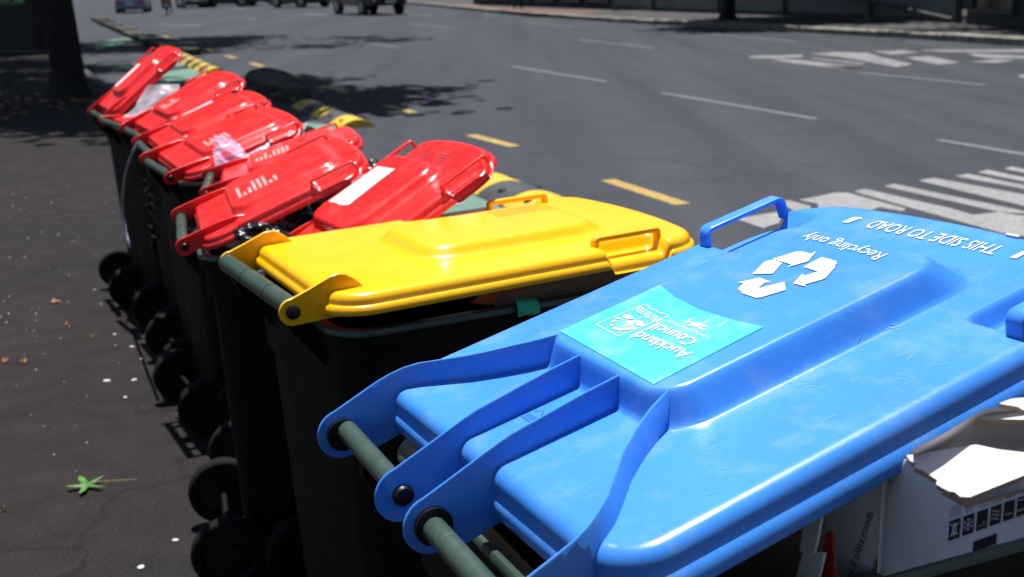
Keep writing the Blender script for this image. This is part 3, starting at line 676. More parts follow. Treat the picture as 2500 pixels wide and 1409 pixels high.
flat('red_paving', [gp(u, v, 0.04) for u, v in ((1090, 5), (1180, 14), (1330, 22), (1480, 26), (1420, 36), (1300, 33), (1150, 18))], 0.041, MAT['brickpave'], None)

# markings
def marks(name, polys, mat, z=ZR + 0.004):
    m = MB()
    for p in polys: m.add([(q[0], q[1], z) for q in p], [tuple(range(len(p)))])
    o = m.build(name, mat, road)
    bm = bmesh.new(); bm.from_mesh(o.data); bmesh.ops.triangulate(bm, faces=bm.faces)
    for f in bm.faces:
        if f.normal.z < 0: f.normal_flip()
    bm.to_mesh(o.data); bm.free(); return o
def dash(a, b, w):
    a = gp(*a, ZR).xy; b = gp(*b, ZR).xy; t = (b - a).normalized(); n = Vector((-t.y, t.x)) * w / 2
    return [a + n, b + n, b - n, a - n]
WH = [((1253, 163), (1482, 200)), ((1615, 227), (1993, 291)), ((2290, 342), (2560, 388)), ((870, 102), (972, 116))]
FA = [((1412, 97), (1597, 118)), ((2100, 178), (2405, 208)), ((1738, 84), (1947, 103)), ((1290, 57), (1400, 65)), ((1180, 38), (1215, 41)), ((1000, 58), (1110, 70))]
marks('lane_line', [dash(a, b, 0.10) for a, b in WH + FA], MAT['roadfaint'])
marks('lane_line', [dash(a, b, 0.16) for a, b in [((385, 60), (490, 62)), ((590, 46), (625, 47)), ((745, 34), (800, 37)), ((1000, 36), (1055, 38)), ((560, 20), (600, 22))]], MAT['roadwhite'])
YD = [((500, 120), (522, 125)), ((550, 136), (575, 142)), ((612, 154), (642, 163)), ((695, 180), (733, 190)), ((796, 211), (848, 226)), ((940, 257), (1010, 275)), ((1148, 330), (1256, 358)), ((1483, 440), (1668, 500)), ((400, 88), (412, 91)), ((430, 96), (444, 100)), ((462, 104), (480, 109))]
marks('yellow_edge_dash', [dash(a, b, 0.13) for a, b in YD], MAT['roadyellow'])
# large stretched letters (seen side on) on the near lanes
zc = lambda p: gp(1760 + p[0] / 3.378, 380 + p[1] / 3.378, ZR)
BIG = [[(470, 385), (560, 373), (740, 420), (740, 470), (600, 460)],
       [(640, 370), (800, 340), (950, 308), (1050, 310), (1300, 380), (1530, 442), (1500, 462), (1300, 430), (1230, 460), (800, 440), (800, 400)],
       [(1095, 300), (1190, 278), (1900, 440), (2080, 492), (2300, 468), (2500, 485), (2700, 520), (2700, 700), (2300, 640), (1800, 500)],
       [(1345, 257), (1430, 236), (2500, 462), (2700, 510), (2700, 530), (2300, 470)],
       [(1628, 210), (1750, 187), (2500, 325), (2700, 365), (2700, 470), (2400, 395)],
       [(1925, 172), (2040, 153), (2700, 290), (2700, 318), (2500, 278)],
       [(2115, 142), (2200, 121), (2700, 226), (2700, 256), (2500, 216)],
       [(2338, 112), (2400, 94), (2700, 155), (2700, 185)],
       [(120, 525), (520, 460), (480, 560), (350, 602)]]
marks('road_lettering', [[zc(p) for p in q] for q in BIG], MAT['roadwhite'])
zd = lambda p: gp(1700 + p[0] / 3.125, p[1] / 3.125, ZR)
FAR = [[(390, 432), (600, 424), (800, 418), (820, 436), (620, 446), (430, 446)], [(560, 452), (760, 456), (1300, 516), (1150, 530), (720, 482)],
       [(860, 412), (1050, 400), (1300, 402), (1420, 440), (1650, 492), (1540, 512), (1440, 498), (1250, 462), (1100, 436)], [(960, 500), (1290, 514), (1180, 530)],
       [(1350, 396), (1570, 384), (1700, 402), (1500, 418)], [(1600, 440), (1780, 430), (2020, 480), (1850, 496), (1720, 470)],
       [(1680, 384), (2600, 378), (2600, 400), (1900, 398)], [(2060, 404), (2250, 416), (2600, 430), (2600, 450), (2250, 446), (2120, 430)],
       [(2080, 474), (2270, 456), (2430, 462), (2290, 482)], [(2450, 575), (2600, 570), (2600, 600), (2480, 596)], [(860, 440), (1300, 486), (1250, 492), (900, 452)]]
marks('road_lettering', [[zd(p) for p in q] for q in FAR], MAT['roadworn'])
# green cycle lane patches
G = [[(1000, 430), (1112, 458), (1240, 515), (1500, 600), (900, 640), (820, 560), (900, 500)],
     [(650, 330), (735, 300), (800, 305), (845, 325), (780, 345)],
     [(290, 158), (440, 150), (470, 160), (270, 172)], [(340, 186), (480, 165), (530, 180), (560, 195), (330, 212)],
     [(232, 105), (262, 98), (320, 93), (330, 100), (300, 108), (232, 124)]]
marks('cycle_lane_paint', [[gp(u, v, ZR) for u, v in q] for q in G], MAT['lanegreen'])
marks('cycle_symbol', [[gp(*p, ZR) for p in q] for q in [[(1082, 484), (1105, 477), (1128, 479), (1125, 484), (1100, 487)], [(1102, 498), (1118, 491), (1132, 496), (1130, 503), (1108, 504)], [(1050, 502), (1062, 497), (1072, 505), (1058, 510)], [(1068, 508), (1100, 500), (1100, 504), (1072, 512)]]], MAT['roadwhite'], ZR + 0.008)

# rubber lane separators
MAT['sepyellow'] = simple('separator_yellow', (0.60, 0.38, 0.02), 0.5, var=0.12, scale=9, bump=0.2)
MAT['sepblack'] = simple('separator_black', (0.035, 0.038, 0.045), 0.6, var=0.25, scale=9, bump=0.2)
def separator(px0, px1, n, cross, label, group=None, first=0, hgt=0.09, wid=0.5):
    a = gp(*px0, ZR).xy; b = gp(*px1, ZR).xy; t = (b - a).normalized(); nn = Vector((t.y, -t.x))
    if nn.x < 0: nn = -nn
    L = (b - a).length / n; root = empty('lane_separator', (a.x, a.y, ZR)); tag(root, label, 'lane separator', group)
    for i in range(n):
        p0 = t * (L * i + 0.01); p1 = t * (L * (i + 1) - 0.01); m = MB()
        def R_(p): return [(*(p + nn * (wid * s))[:2], 0.001 + hgt * math.sin(math.pi * s) ** 0.8) for s in [k / 14 for k in range(15)]] + [(*(p + nn * wid * 0.5)[:2], 0.0)]
        m.rings([R_(p0), R_(p1)])
        c = 'sepyellow' if (i + first) % 2 == 0 else 'sepblack'
        s = m.build('yellow_segment' if c == 'sepyellow' else 'black_segment', MAT[c], root, 40)
        for s_ in (0.22, 0.78):
            m = MB()
            c_ = (p0 + p1) / 2 + nn * (wid * s_); zz = hgt * math.sin(math.pi * s_) ** 0.8
            m.rings([[(c_.x + r * math.cos(2 * math.pi * k / 10), c_.y + r * math.sin(2 * math.pi * k / 10), zz + dz) for k in range(10)] for r, dz in ((0.035, -0.03), (0.035, 0.008), (0.02, 0.012))])
            m.build('bolt_recess', MAT['capblack'], s)
    return root
separator((1062, 432), (1290, 530), 4, None, 'nearest yellow and black rubber lane separator beyond the yellow lid', 'rubber lane separators', 1)
separator((712, 262), (830, 315), 5, None, 'short yellow and black rubber lane separator beside the small concrete island', 'rubber lane separators', 0, 0.09, 0.42)
separator((392, 128), (500, 184), 15, None, 'long far row of yellow rubber humps beside the green cycle lane', 'rubber lane separators', 0, 0.12, 0.42)
separator((578, 200), (600, 214), 1, None, 'single yellow rubber hump at the end of the concrete island', 'rubber lane separators', 0, 0.10, 0.35)

def block(name, px, h, mat, label, cat, z0=ZR, bev=0.05):
    P = [gp(u, v, z0).xy for u, v in px]; c = sum(P, Vector((0, 0))) / len(P)
    # smooth closed outline
    out = []; n = len(P)
    for i in range(n):
        p0, p1, p2, p3 = P[i - 1], P[i], P[(i + 1) % n], P[(i + 2) % n]
        for k in range(5):
            t = k / 5; out.append(0.5 * ((2 * p1) + (p2 - p0) * t + (2 * p0 - 5 * p1 + 4 * p2 - p3) * t * t + (3 * p1 - p0 - 3 * p2 + p3) * t ** 3))
    m = MB()
    def rg(o, z): return [(*(c + (p - c) * (1 - o / max((p - c).length, 0.1)))[:2], z + noise.noise((p.x * 3, p.y * 3, z)) * 0.02) for p in out]
    m.rings([rg(0, z0 - 0.03), rg(0, z0 + h - bev), rg(bev * 0.4, z0 + h - bev * 0.3), rg(bev, z0 + h), rg(bev * 3, z0 + h - 0.005), rg(bev * 3.4, z0 + h - 0.035)])
    o = m.build(name, mat, None, 50); tag(o, label, cat); return o
block('traffic_island', [(600, 212), (612, 196), (650, 188), (700, 199), (745, 222), (757, 236), (735, 247), (690, 246), (640, 232)], 0.17, MAT['moss'], 'small mossy concrete island with rounded end, at the road edge', 'traffic island')
IS = [gp(u, v, ZR).xy for u, v in ((222, 50), (245, 62), (290, 82), (340, 106), (395, 128), (432, 138))]
ki = strip('kerb_island', [tuple(p) for p in IS], 0.55, ZR - 0.05, 0.07, MAT['moss'], 1.3, 9, 0.035, None)
tag(ki, 'long row of old mossy kerb stones separating the cycle lane from the road', 'kerb island')
# ---------------------------------------------------------------- trees
MAT['bark'] = simple('dark_bark', (0.014, 0.012, 0.010), 0.95, var=0.5, scale=6, bump=1.2, bscale=22)
MAT['leaf1'] = simple('leaf_green', (0.055, 0.10, 0.022), 0.55, var=0.5, scale=1.5)
MAT['leaf2'] = simple('leaf_dark', (0.03, 0.065, 0.018), 0.55, var=0.4, scale=1.5)
def tree(base, r, h, crown, cr, nleaf, label, seed, lean=(0, 0), leaf=0.2, group='street trees', limbs=9):
    rnd = random.Random(seed); root = empty('street_tree', base); tag(root, label, 'tree', group)
    top = Vector((lean[0], lean[1], h)); m = MB()
    def P(t): return Vector((lean[0] * t * t + 0.04 * math.sin(t * 5 + seed), lean[1] * t * t, h * t))
    ts = [0, 0.015, 0.04, 0.08, 0.15, 0.3, 0.5, 0.75, 1]; rr = [1.6, 1.35, 1.15, 1.03, 1.0, 0.93, 0.82, 0.66, 0.5]
    pts = [P(t) for t in ts]; rings = []
    for p, q in zip(pts, rr):
        ring = []
        for k in range(20):
            a = 2 * math.pi * k / 20; wob = 1 + 0.10 * noise.noise((math.cos(a) * 2, math.sin(a) * 2, p.z * 1.3 + seed)) + (0.12 * math.sin(a * 5 + seed) if q > 1.1 else 0)
            ring.append((p.x + r * q * wob * math.cos(a), p.y + r * q * wob * math.sin(a), p.z - (0.06 if q > 1.5 else 0)))
        rings.append(ring)
    m.rings(rings); m.build('trunk', MAT['bark'], root, 60)
    C = Vector(crown); tips = []
    m = MB()
    for k in range(limbs):
        a = 2 * math.pi * k / limbs + rnd.uniform(-.3, .3); el = rnd.uniform(-0.15, 0.9)
        s = P(rnd.uniform(0.72, 1.0)); e = C + Vector((math.cos(a) * math.cos(el) * cr[0], math.sin(a) * math.cos(el) * cr[1], math.sin(el) * cr[2])) * rnd.uniform(0.75, 0.98)
        mid = s.lerp(e, 0.45) + Vector((rnd.uniform(-.3, .3), rnd.uniform(-.3, .3), rnd.uniform(.2, .8)))
        path = [s, s.lerp(mid, 0.5) + Vector((0, 0, .15)), mid, mid.lerp(e, 0.5) + Vector((rnd.uniform(-.2, .2), rnd.uniform(-.2, .2), .1)), e]
        m.tube(path, [r * 0.45, r * 0.33, r * 0.22, r * 0.13, 0.015], 7)
        for j in range(5):
            b0 = mid.lerp(e, rnd.uniform(-0.3, 0.8)); b1 = b0 + Vector((rnd.gauss(0, 1), rnd.gauss(0, 1), rnd.gauss(0, .6))).normalized() * rnd.uniform(.8, 1.9)
            m.tube([b0, b0.lerp(b1, .5) + Vector((0, 0, .08)), b1], [r * 0.12, r * 0.07, 0.008], 5); tips.append(b1); tips.append(b0.lerp(b1, .5))
        tips.append(e)
    m.build('branches', MAT['bark'], root)
    # leaf clumps gathered round the twig ends, gaps between them
    V, F, I = [], [], []
    for i in range(nleaf):
        c = rnd.choice(tips); s = rnd.choice((0.35, 0.5, 0.75))
        p = c + Vector((rnd.gauss(0, s), rnd.gauss(0, s), rnd.gauss(0, s * 0.7)))
        ax = Vector((rnd.gauss(0, 1), rnd.gauss(0, 1), rnd.gauss(0, .4))).normalized(); nn = Vector((rnd.gauss(0, .6), rnd.gauss(0, .6), 1)).normalized(); bx = nn.cross(ax).normalized(); l = leaf * rnd.uniform(.6, 1.3)
        n = len(V); star = [(0, -.5), (.28, -.28), (.55, -.05), (.25, .05), (0, .55), (-.25, .05), (-.55, -.05), (-.28, -.28)]
        V += [p + ax * (x * l) + bx * (y * l) for x, y in star]; F.append(tuple(range(n, n + 8))); I.append(0 if rnd.random() < .6 else 1)
    o = mesh('crown', V, F, None, root, mats=[MAT['leaf1'], MAT['leaf2']], fmat=I)
    return root
b = gp(173, 236, 0)
tree((b.x, b.y, 0), 0.225, 4.6, (0.6, 2.7, 6.6), (4.5, 4.3, 2.3), 24000, 'near dark street tree trunk on the left, beyond the far end of the bins', 3, (0.1, -0.2), 0.34)
tree((-17.5, 33.5, 0), 0.25, 4.6, (8.2, 1.8, 7.2), (7.6, 5.2, 2.6), 15000, 'street tree behind the near trunk, its crown shading the road', 7, (1.2, 1.0), 0.3)
tree((-14.6, 25.0, 0), 0.26, 4.4, (1.5, 1.0, 6.8), (6.5, 4.5, 2.4), 14000, 'street tree beside the dark cabinet at the left edge', 11, (0.3, 0), 0.3)
b = gp(1780, 47, 0.035)
tree((b.x, b.y, 0.035), 0.20, 4.2, (2.2, -1.2, 6.2), (4.6, 3.8, 2.2), 9000, 'slim street tree on the far footpath before the grey panel wall', 5, (0, 0), 0.3)
tree((15.2, 28.5, 0.035), 0.24, 4.2, (-0.5, 0.5, 6.2), (6.0, 5.0, 2.4), 12000, 'street tree at the far right shading the far footpath', 9, (0, 0), 0.3)

# ---------------------------------------------------------------- far side walls and buildings
MAT['panel'] = simple('grey_green_panel', (0.10, 0.12, 0.118), 0.6, var=0.18, scale=1.2)
MAT['post'] = simple('dark_post', (0.04, 0.045, 0.045), 0.6)
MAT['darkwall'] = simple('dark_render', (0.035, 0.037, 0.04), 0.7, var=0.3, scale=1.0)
MAT['glass'] = simple('dark_glass', (0.015, 0.018, 0.022), 0.12, var=0.1, spec=0.8)
W = [gp(u, v, 0.035).xy for u, v in ((1480, 21), (1595, 27), (1755, 33), (1915, 38), (2125, 46), (2335, 56))]
wr = empty('panel_wall', (W[0].x, W[0].y, 0.035)); tag(wr, 'long grey green panel wall with dark posts along the far footpath', 'wall')
o0 = W[0]
for a, b in zip(W[:-1], W[1:]):
    t = (b - a).normalized(); nn = Vector((-t.y, t.x)); m = MB()
    a2 = a - o0; b2 = b - o0
    V = [(*(a2)[:2], 0.12), (*(b2)[:2], 0.12), (*(b2)[:2], 3.4), (*(a2)[:2], 3.4), (*(a2 + nn * .12)[:2], 0.12), (*(b2 + nn * .12)[:2], 0.12), (*(b2 + nn * .12)[:2], 3.4), (*(a2 + nn * .12)[:2], 3.4)]
    m.add(V, [(0, 1, 2, 3), (5, 4, 7, 6), (3, 2, 6, 7), (0, 4, 5, 1), (1, 5, 6, 2), (4, 0, 3, 7)]); m.build('wall_panel', MAT['panel'], wr)
    m = MB(); c = b2; m.box((c.x - .09, c.y - .12, 0), (c.x + .09, c.y + .10, 3.5)); m.build('post', MAT['post'], wr)
    m = MB(); q = [a2 - nn * .04, b2 - nn * .04, b2 + nn * .16, a2 + nn * .16]
    m.add([(*p[:2], z) for z in (0, 0.118) for p in q], [(0, 1, 2, 3), (4, 7, 6, 5), (0, 4, 5, 1), (1, 5, 6, 2), (2, 6, 7, 3), (3, 7, 4, 0)]); m.build('base_plinth', MAT['darkwall'], wr)
m = MB(); a = W[3] - o0; b = W[5] - o0; t = (b - a).normalized(); nn = Vector((t.y, -t.x))
m.tube([(*(a + nn * .15)[:2], 1.05), (*(b + nn * .15)[:2], 0.1)], 0.05, 8); m.build('handrail', MAT['post'], wr)
def building(name, base, size, rz, label, wallmat, bays, storeys, st_h=3.6, glassy=0.7, plinth=0.5):
    root = empty(name, base, rz); tag(root, label, 'building'); L, D, H = size
    m = MB(); m.box((0, 0.15, 0), (L, D, H)); m.build('wall', wallmat, root)
    m = MB(); m.box((-0.15, -0.05, H), (L + 0.15, D + .15, H + 0.4)); m.build('parapet', wallmat, root)
    bw = L / bays
    for s in range(storeys):
        for k in range(bays):
            z0 = s * st_h + (plinth if s == 0 else 0.9); z1 = (s + 1) * st_h - 0.5
            x0 = k * bw + bw * (1 - glassy) / 2; x1 = (k + 1) * bw - bw * (1 - glassy) / 2
            m = MB(); fr = 0.08
            m.box((x0, 0.0, z0), (x0 + fr, 0.15, z1)); m.box((x1 - fr, 0, z0), (x1, 0.15, z1)); m.box((x0 + fr, 0, z1 - fr), (x1 - fr, 0.15, z1)); m.box((x0 + fr, 0, z0), (x1 - fr, 0.15, z0 + fr))
            wdw = m.build('window', MAT['post'], root)
            m = MB(); m.box((x0 + fr, 0.07, z0 + fr), (x1 - fr, 0.10, z1 - fr)); m.build('pane', MAT['glass'], wdw)
    return root
MAT['shopwall'] = simple('dark_shopfront', (0.05, 0.048, 0.047), 0.7, var=0.3, scale=0.8)
MAT['concrete'] = simple('weathered_concrete', (0.16, 0.155, 0.15), 0.8, var=0.25, scale=1.0)
a = gp(1490, 22, 0.035); b = gp(1150, 10, 0.035)
ang = math.atan2(a.y - b.y, a.x - b.x)
building('shop_building', (b.x, b.y, 0.035), ((a - b).length, 14, 11), ang, 'dark shopfront building on the far side beyond the road bend', MAT['shopwall'], 6, 3, 3.6, 0.85, 0.2)
a = gp(2345, 58, 0.035); b = gp(2760, 92, 0.035)
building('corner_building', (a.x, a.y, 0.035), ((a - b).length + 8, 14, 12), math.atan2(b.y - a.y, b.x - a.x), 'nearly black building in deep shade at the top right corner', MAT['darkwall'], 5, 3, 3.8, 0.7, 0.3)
a = Vector(W[0]); b = Vector(W[5]); t = (b - a).normalized(); nn = Vector((-t.y, t.x))
q = a + nn * 7
building('rear_building', (q.x, q.y, 0.03), ((b - a).length, 12, 13), math.atan2(t.y, t.x), 'concrete building standing back behind the grey panel wall', MAT['concrete'], 8, 3, 4.0, 0.6, 1.0)
building('left_building', (-34, 30, 0), (42, 14, 13), R(118), 'tall building along the left footpath behind the trees', MAT['shopwall'], 10, 3, 4.0, 0.75, 0.4)

# ---------------------------------------------------------------- things in and around the bins
def ray(u, v):
    return FW + RT * ((u - 1250) / PX_F) - UP * ((v - 704.5) / PX_F)
def on_plane(u, v, p0, n):
    d = ray(u, v); t = (p0 - EYE).dot(n) / d.dot(n); return EYE + d * t
def axes(yaw):
    return Vector((-math.sin(yaw), -math.cos(yaw), 0)), Vector((math.cos(yaw), -math.sin(yaw), 0))
MAT['sack'], _nt, _p = new_mat('black_sack_plastic')
_p.inputs['Base Color'].default_value = (0.010, 0.010, 0.013, 1); _p.inputs['Roughness'].default_value = 0.24
_tc = N(_nt, 'TexCoord'); _n = N(_nt, 'TexNoise', i_Scale=11.0, i_Detail=4.0, i_Distortion=1.4); _nt.links.new(_tc.outputs['Object'], _n.inputs['Vector'])
_b = N(_nt, 'Bump', i_Strength=0.45, i_Distance=0.02); _nt.links.new(_n.outputs[0], _b.inputs['Height']); _nt.links.new(_b.outputs[0], _p.inputs['Normal'])
MAT['bubble'] = sheer('bubble_wrap', (0.62, 0.64, 0.86), 0.62, 0.2, 90.0)
MAT['clearfilm'] = sheer('clear_film', (0.80, 0.74, 0.80), 0.38, 0.18, 14.0)
def sack(name, centre, size, seed, label, cat, mat, group=None, rz=0.0, lvl=5):
    bm = bmesh.new(); bmesh.ops.create_icosphere(bm, subdivisions=lvl, radius=1)
    for v in bm.verts:
        p = v.co.copy(); q = Vector((p.x * 1.0, p.y * 2.1, p.z * 1.7)) + Vector((seed * 3.1, seed, 0))
        r = 1 + 0.22 * noise.noise(q) - 0.22 * abs(noise.noise(q * 2.1)) - 0.10 * abs(noise.noise(q * 4.3)) - 0.02 * abs(noise.noise(q * 8))
        if p.z > 0.3: r += 0.10 * abs(noise.noise(q * 3 + Vector((9, 9, 9))))
        v.co = Vector((p.x * size[0], p.y * size[1], p.z * size[2])) * r
    me = bpy.data.meshes.new(name); bm.to_mesh(me); bm.free(); me.materials.append(mat)
    me.polygons.foreach_set('use_smooth', [True] * len(me.polygons))
    o = bpy.data.objects.new(name, me); col.objects.link(o); o.location = centre; o.rotation_euler = (0, 0, rz)
    tag(o, label, cat, group); return o
def inbin(i, u, v, z):
    x, y, yh = REDS[i][:3] if i < 7 else (q8.x, q8.y, -0.4492)
    a, b = axes(yh); return Vector((x, y, 0)) + a * u + b * v + Vector((0, 0, z))
q8 = EYE + (Vector((-0.4866, 2.5157, 0.9165)) - EYE) * 1.05
sack('rubbish_sack', inbin(6, 0.11, 0.22, 0.915), (0.12, 0.20, 0.085), 1, 'shiny black rubbish sack swelling out under the printed red lid nearest the yellow one', 'rubbish sack', MAT['sack'], 'black sacks in the bins')
sack('rubbish_sack', inbin(6, 0.02, 0.49, 0.95), (0.13, 0.085, 0.12), 2, 'black rubbish sack bulging past the front edge of the printed red lid', 'rubbish sack', MAT['sack'], 'black sacks in the bins')
sack('rubbish_sack', inbin(4, 0.06, 0.48, 0.94), (0.12, 0.075, 0.10), 3, 'black rubbish sack poking out in front beside the bubble wrap', 'rubbish sack', MAT['sack'], 'black sacks in the bins')
sack('rubbish_sack', inbin(7, 0.0, 0.24, 0.82), (0.16, 0.16, 0.09), 4, 'black rubbish sack deep inside the bin with the torn white label', 'rubbish sack', MAT['sack'], 'black sacks in the bins')
sack('rubbish_sack', inbin(5, 0.0, 0.25, 0.85), (0.15, 0.16, 0.09), 6, 'black rubbish sack inside the half hidden turned bin', 'rubbish sack', MAT['sack'], 'black sacks in the bins')
def film(name, grid, mat, label, cat, amp, seed, n=26, th=None):
    """crumpled sheet through a coarse grid of points"""
    nr, nc = len(grid), len(grid[0]); V, F = [], []
    for i in range(n):
        for j in range(n):
            a = i / (n - 1) * (nr - 1); b = j / (n - 1) * (nc - 1); i0 = min(int(a), nr - 2); j0 = min(int(b), nc - 2); fa, fb = a - i0, b - j0
            p = (grid[i0][j0] * (1 - fa) * (1 - fb) + grid[i0 + 1][j0] * fa * (1 - fb) + grid[i0][j0 + 1] * (1 - fa) * fb + grid[i0 + 1][j0 + 1] * fa * fb)
            q = p * 14 + Vector((seed, 0, 0)); p = p + Vector((noise.noise(q), noise.noise(q + Vector((7, 3, 1))), abs(noise.noise(q * 1.7)))) * amp
            V.append(p)
    F = [(i * n + j, i * n + j + 1, (i + 1) * n + j + 1, (i + 1) * n + j) for i in range(n - 1) for j in range(n - 1)]
    o = mesh(name, V, F, mat, None, True); tag(o, label, cat); return o
# bubble wrap over the near edge of the fifth red lid
a5, b5 = axes(-0.4778); P5 = Vector((-1.2117, 4.1204, 0.9165))
def w5(u, v, px, k=0): return on_plane(px[0], px[1], P5 + a5 * u, a5)
film('bubble_wrap', [[on_plane(x, y, P5 + a5 * du, a5) for x, y, du in row] for row in
     [[(518, 412, .27), (560, 414, .27), (610, 408, .28), (668, 392, .28)],
      [(519, 375, .25), (552, 372, .26), (610, 396, .28), (660, 368, .28)],
      [(524, 330, .22), (560, 338, .22), (605, 378, .26), (668, 350, .26)]]], MAT['bubble'], 'crumpled lilac bubble wrap hanging out over the edge of a red bin', 'bubble wrap', 0.018, 2)
film('bubble_wrap', [[on_plane(x, y, P5 + a5 * du, a5) for x, y, du in row] for row in
     [[(640, 385, .24), (690, 362, .24), (740, 338, .22)], [(655, 352, .21), (700, 330, .20), (745, 316, .2)], [(668, 336, .15), (705, 318, .14), (748, 300, .14)]]],
     MAT['clearfilm'], 'clear plastic film packed under the red lid behind the bubble wrap', 'plastic film', 0.02, 5)
a2, b2 = axes(-0.5671); P2 = Vector((-1.8029, 5.5068, 0.9165))
film('clear_sheeting', [[on_plane(x, y, P2 + a2 * du, a2) for x, y, du in row] for row in
     [[(300, 288, .02), (330, 285, .04), (352, 282, .05), (400, 275, .06)], [(330, 262, .0), (358, 255, .02), (385, 245, .04), (430, 240, .05)],
      [(352, 222, -.05), (362, 208, -.03), (400, 206, -.02), (440, 208, 0)]]], MAT['clearfilm'], 'stiff clear plastic sheeting standing up between the two farthest red lids', 'plastic sheet', 0.006, 3)
# pale strap hanging behind the line
a4, b4 = axes(-0.40); P4 = Vector((-1.4058, 4.6325, 0.9165)) - b4 * 0.03
m = MB(); sp = [(338, 350), (326, 368), (314, 398), (305, 435), (300, 480), (301, 525), (306, 565), (316, 604)]
m.tube([on_plane(u, v, P4, b4) for u, v in sp], 0.0065, 8)
MAT['strap'] = simple('pale_strap', (0.40, 0.44, 0.52), 0.4)
s_ = m.build('packing_strap', MAT['strap'], None, 60); tag(s_, 'pale grey plastic strap hanging down behind the red bins', 'strap')
# faded graffiti loops on that bin's back
MAT['graffiti'] = simple('faded_graffiti', (0.16, 0.07, 0.06), 0.7, var=0.4, scale=20)
gr = [[(322, 425), (335, 415), (345, 430), (345, 455), (335, 462), (328, 445), (325, 425)], [(335, 462), (350, 468), (362, 455), (358, 440), (350, 440)],
      [(345, 470), (340, 485), (345, 500), (355, 500), (358, 480), (350, 468)], [(360, 470), (372, 480), (372, 500), (362, 495), (360, 475)],
      [(352, 505), (346, 525), (355, 550), (368, 555), (370, 530), (360, 515)], [(350, 545), (362, 575), (375, 580), (382, 610), (384, 650)], [(365, 578), (362, 620), (350, 650)]]
rb = reds[3][0]; nb_ = b4; pb = Vector((-1.4058, 4.6325, 0)) + b4 * 0.062
MWi = rb.matrix_basis.inverted(); V, F = [], []
tl = lambda z: 0.095 + (0.058 - 0.095) * z / 0.884
for g_ in gr:
    loc = [MWi @ on_plane(u, v, pb, b4) for u, v in g_]
    for st in stroke([(p.x, p.z) for p in loc], 0.012):
        n = len(V); V += [(x, tl(z) - 0.004, z) for x, z in st]; F.append(tuple(range(n, n + 4)))
mesh('graffiti', V, F, MAT['graffiti'], rb)

# green tape on the yellow bin's rim
aY, bY = axes(YH); PY = Vector((-0.4657, 2.144, 0))
MAT['tape'] = simple('green_tape', (0.015, 0.50, 0.24), 0.3, var=0.3, scale=30)
c = PY + aY * 0.284 + bY * 0.405 + Vector((0, 0, 0.952))
film('green_tape', [[c + bY * x + aY * y + Vector((0, 0, z)) for x in (-0.022, -0.005, 0.008, 0.022)] for y, z in ((-0.010, 0.012), (0.002, 0.010), (0.009, -0.004), (0.008, -0.014))], MAT['tape'], 'crumpled scrap of green tape on the rim of the yellow lidded bin', 'tape', 0.010, 8, 12)
# cardboard and orange board inside the yellow bin
MAT['orange'] = simple('orange_board', (0.70, 0.11, 0.010), 0.6, var=0.1)
MAT['browncard'] = simple('brown_cardboard', (0.30, 0.19, 0.115), 0.85, var=0.15, scale=5)
MAT['whitecard'] = simple('white_cardboard', (0.66, 0.66, 0.68), 0.6, var=0.05, scale=4)
MAT['greycard'] = simple('inner_card', (0.50, 0.45, 0.42), 0.8, var=0.08, scale=4)
def board(name, pts, th, n, mat, label, cat, mats=None):
    V = [p for p in pts] + [p - n * th for p in pts]; k = len(pts)
    F = [tuple(range(k)), tuple(range(2 * k - 1, k - 1, -1))] + [(i, i + k, (i + 1) % k + k, (i + 1) % k) for i in range(k)]
    o = mesh(name, V, F, mat, None, False, mats, ([0, 0] + [1] * k) if mats else None)
    bm = bmesh.new(); bm.from_mesh(o.data); bmesh.ops.recalc_face_normals(bm, faces=bm.faces); bm.to_mesh(o.data); bm.free()
    tag(o, label, cat); return o
pl = PY + aY * 0.215
board('cardboard_sheet', [on_plane(u, v, pl, aY) for u, v in ((1215, 760), (1200, 728), (1330, 690), (1560, 630), (1660, 600), (1640, 690), (1400, 790))], 0.004, aY, MAT['browncard'], 'brown cardboard sheet holding the yellow lid ajar', 'cardboard')
pl2 = PY + aY * 0.222
board('orange_board', [on_plane(u, v, pl2, aY) for u, v in ((1150, 740), (1178, 716), (1290, 690), (1400, 668), (1215, 722), (1200, 745))], 0.003, aY, MAT['orange'], 'orange board corner peeping out under the yellow lid', 'cardboard')
# ---- torn white carton sticking out under the blue lid
aB, bB = axes(BH)
def Bp(u, v, z): return Vector((BX.x, BX.y, 0)) + aB * u + bB * v + Vector((0, 0, z))
U0 = 0.270
carton = empty('carton', Bp(U0, 0.36, 0.72), math.atan2(aB.y, aB.x)); tag(carton, 'torn white cardboard carton jutting out under the blue lid', 'carton')
Lc = lambda u, v, z: (u - U0, v - 0.36, z - 0.72)      # carton coordinates
cinv = Matrix.Translation(carton.location) @ Matrix.Rotation(carton.rotation_euler.z, 4, 'Z'); cinv.invert()
def Wc(u, v, z, s=None, lift=0.0):
    """side of the carton swings outwards beyond the bin to the right of its corner"""
    P = Bp(u, v, z); c0 = Bp(U0, 0.360, 0); c1 = EYE + (Bp(U0, 0.54, 1.0) - EYE) * 0.80
    e = Vector((c1.x - c0.x, c1.y - c0.y, 0)).normalized(); n = Vector((-e.y, e.x, 0)); d = P - EYE
    k = (c0 - EYE).dot(n) / d.dot(n) * (1 + (U0 - u) * 0.9) if s is None else s
    k -= lift
    return cinv @ (EYE + (P - EYE) * k)
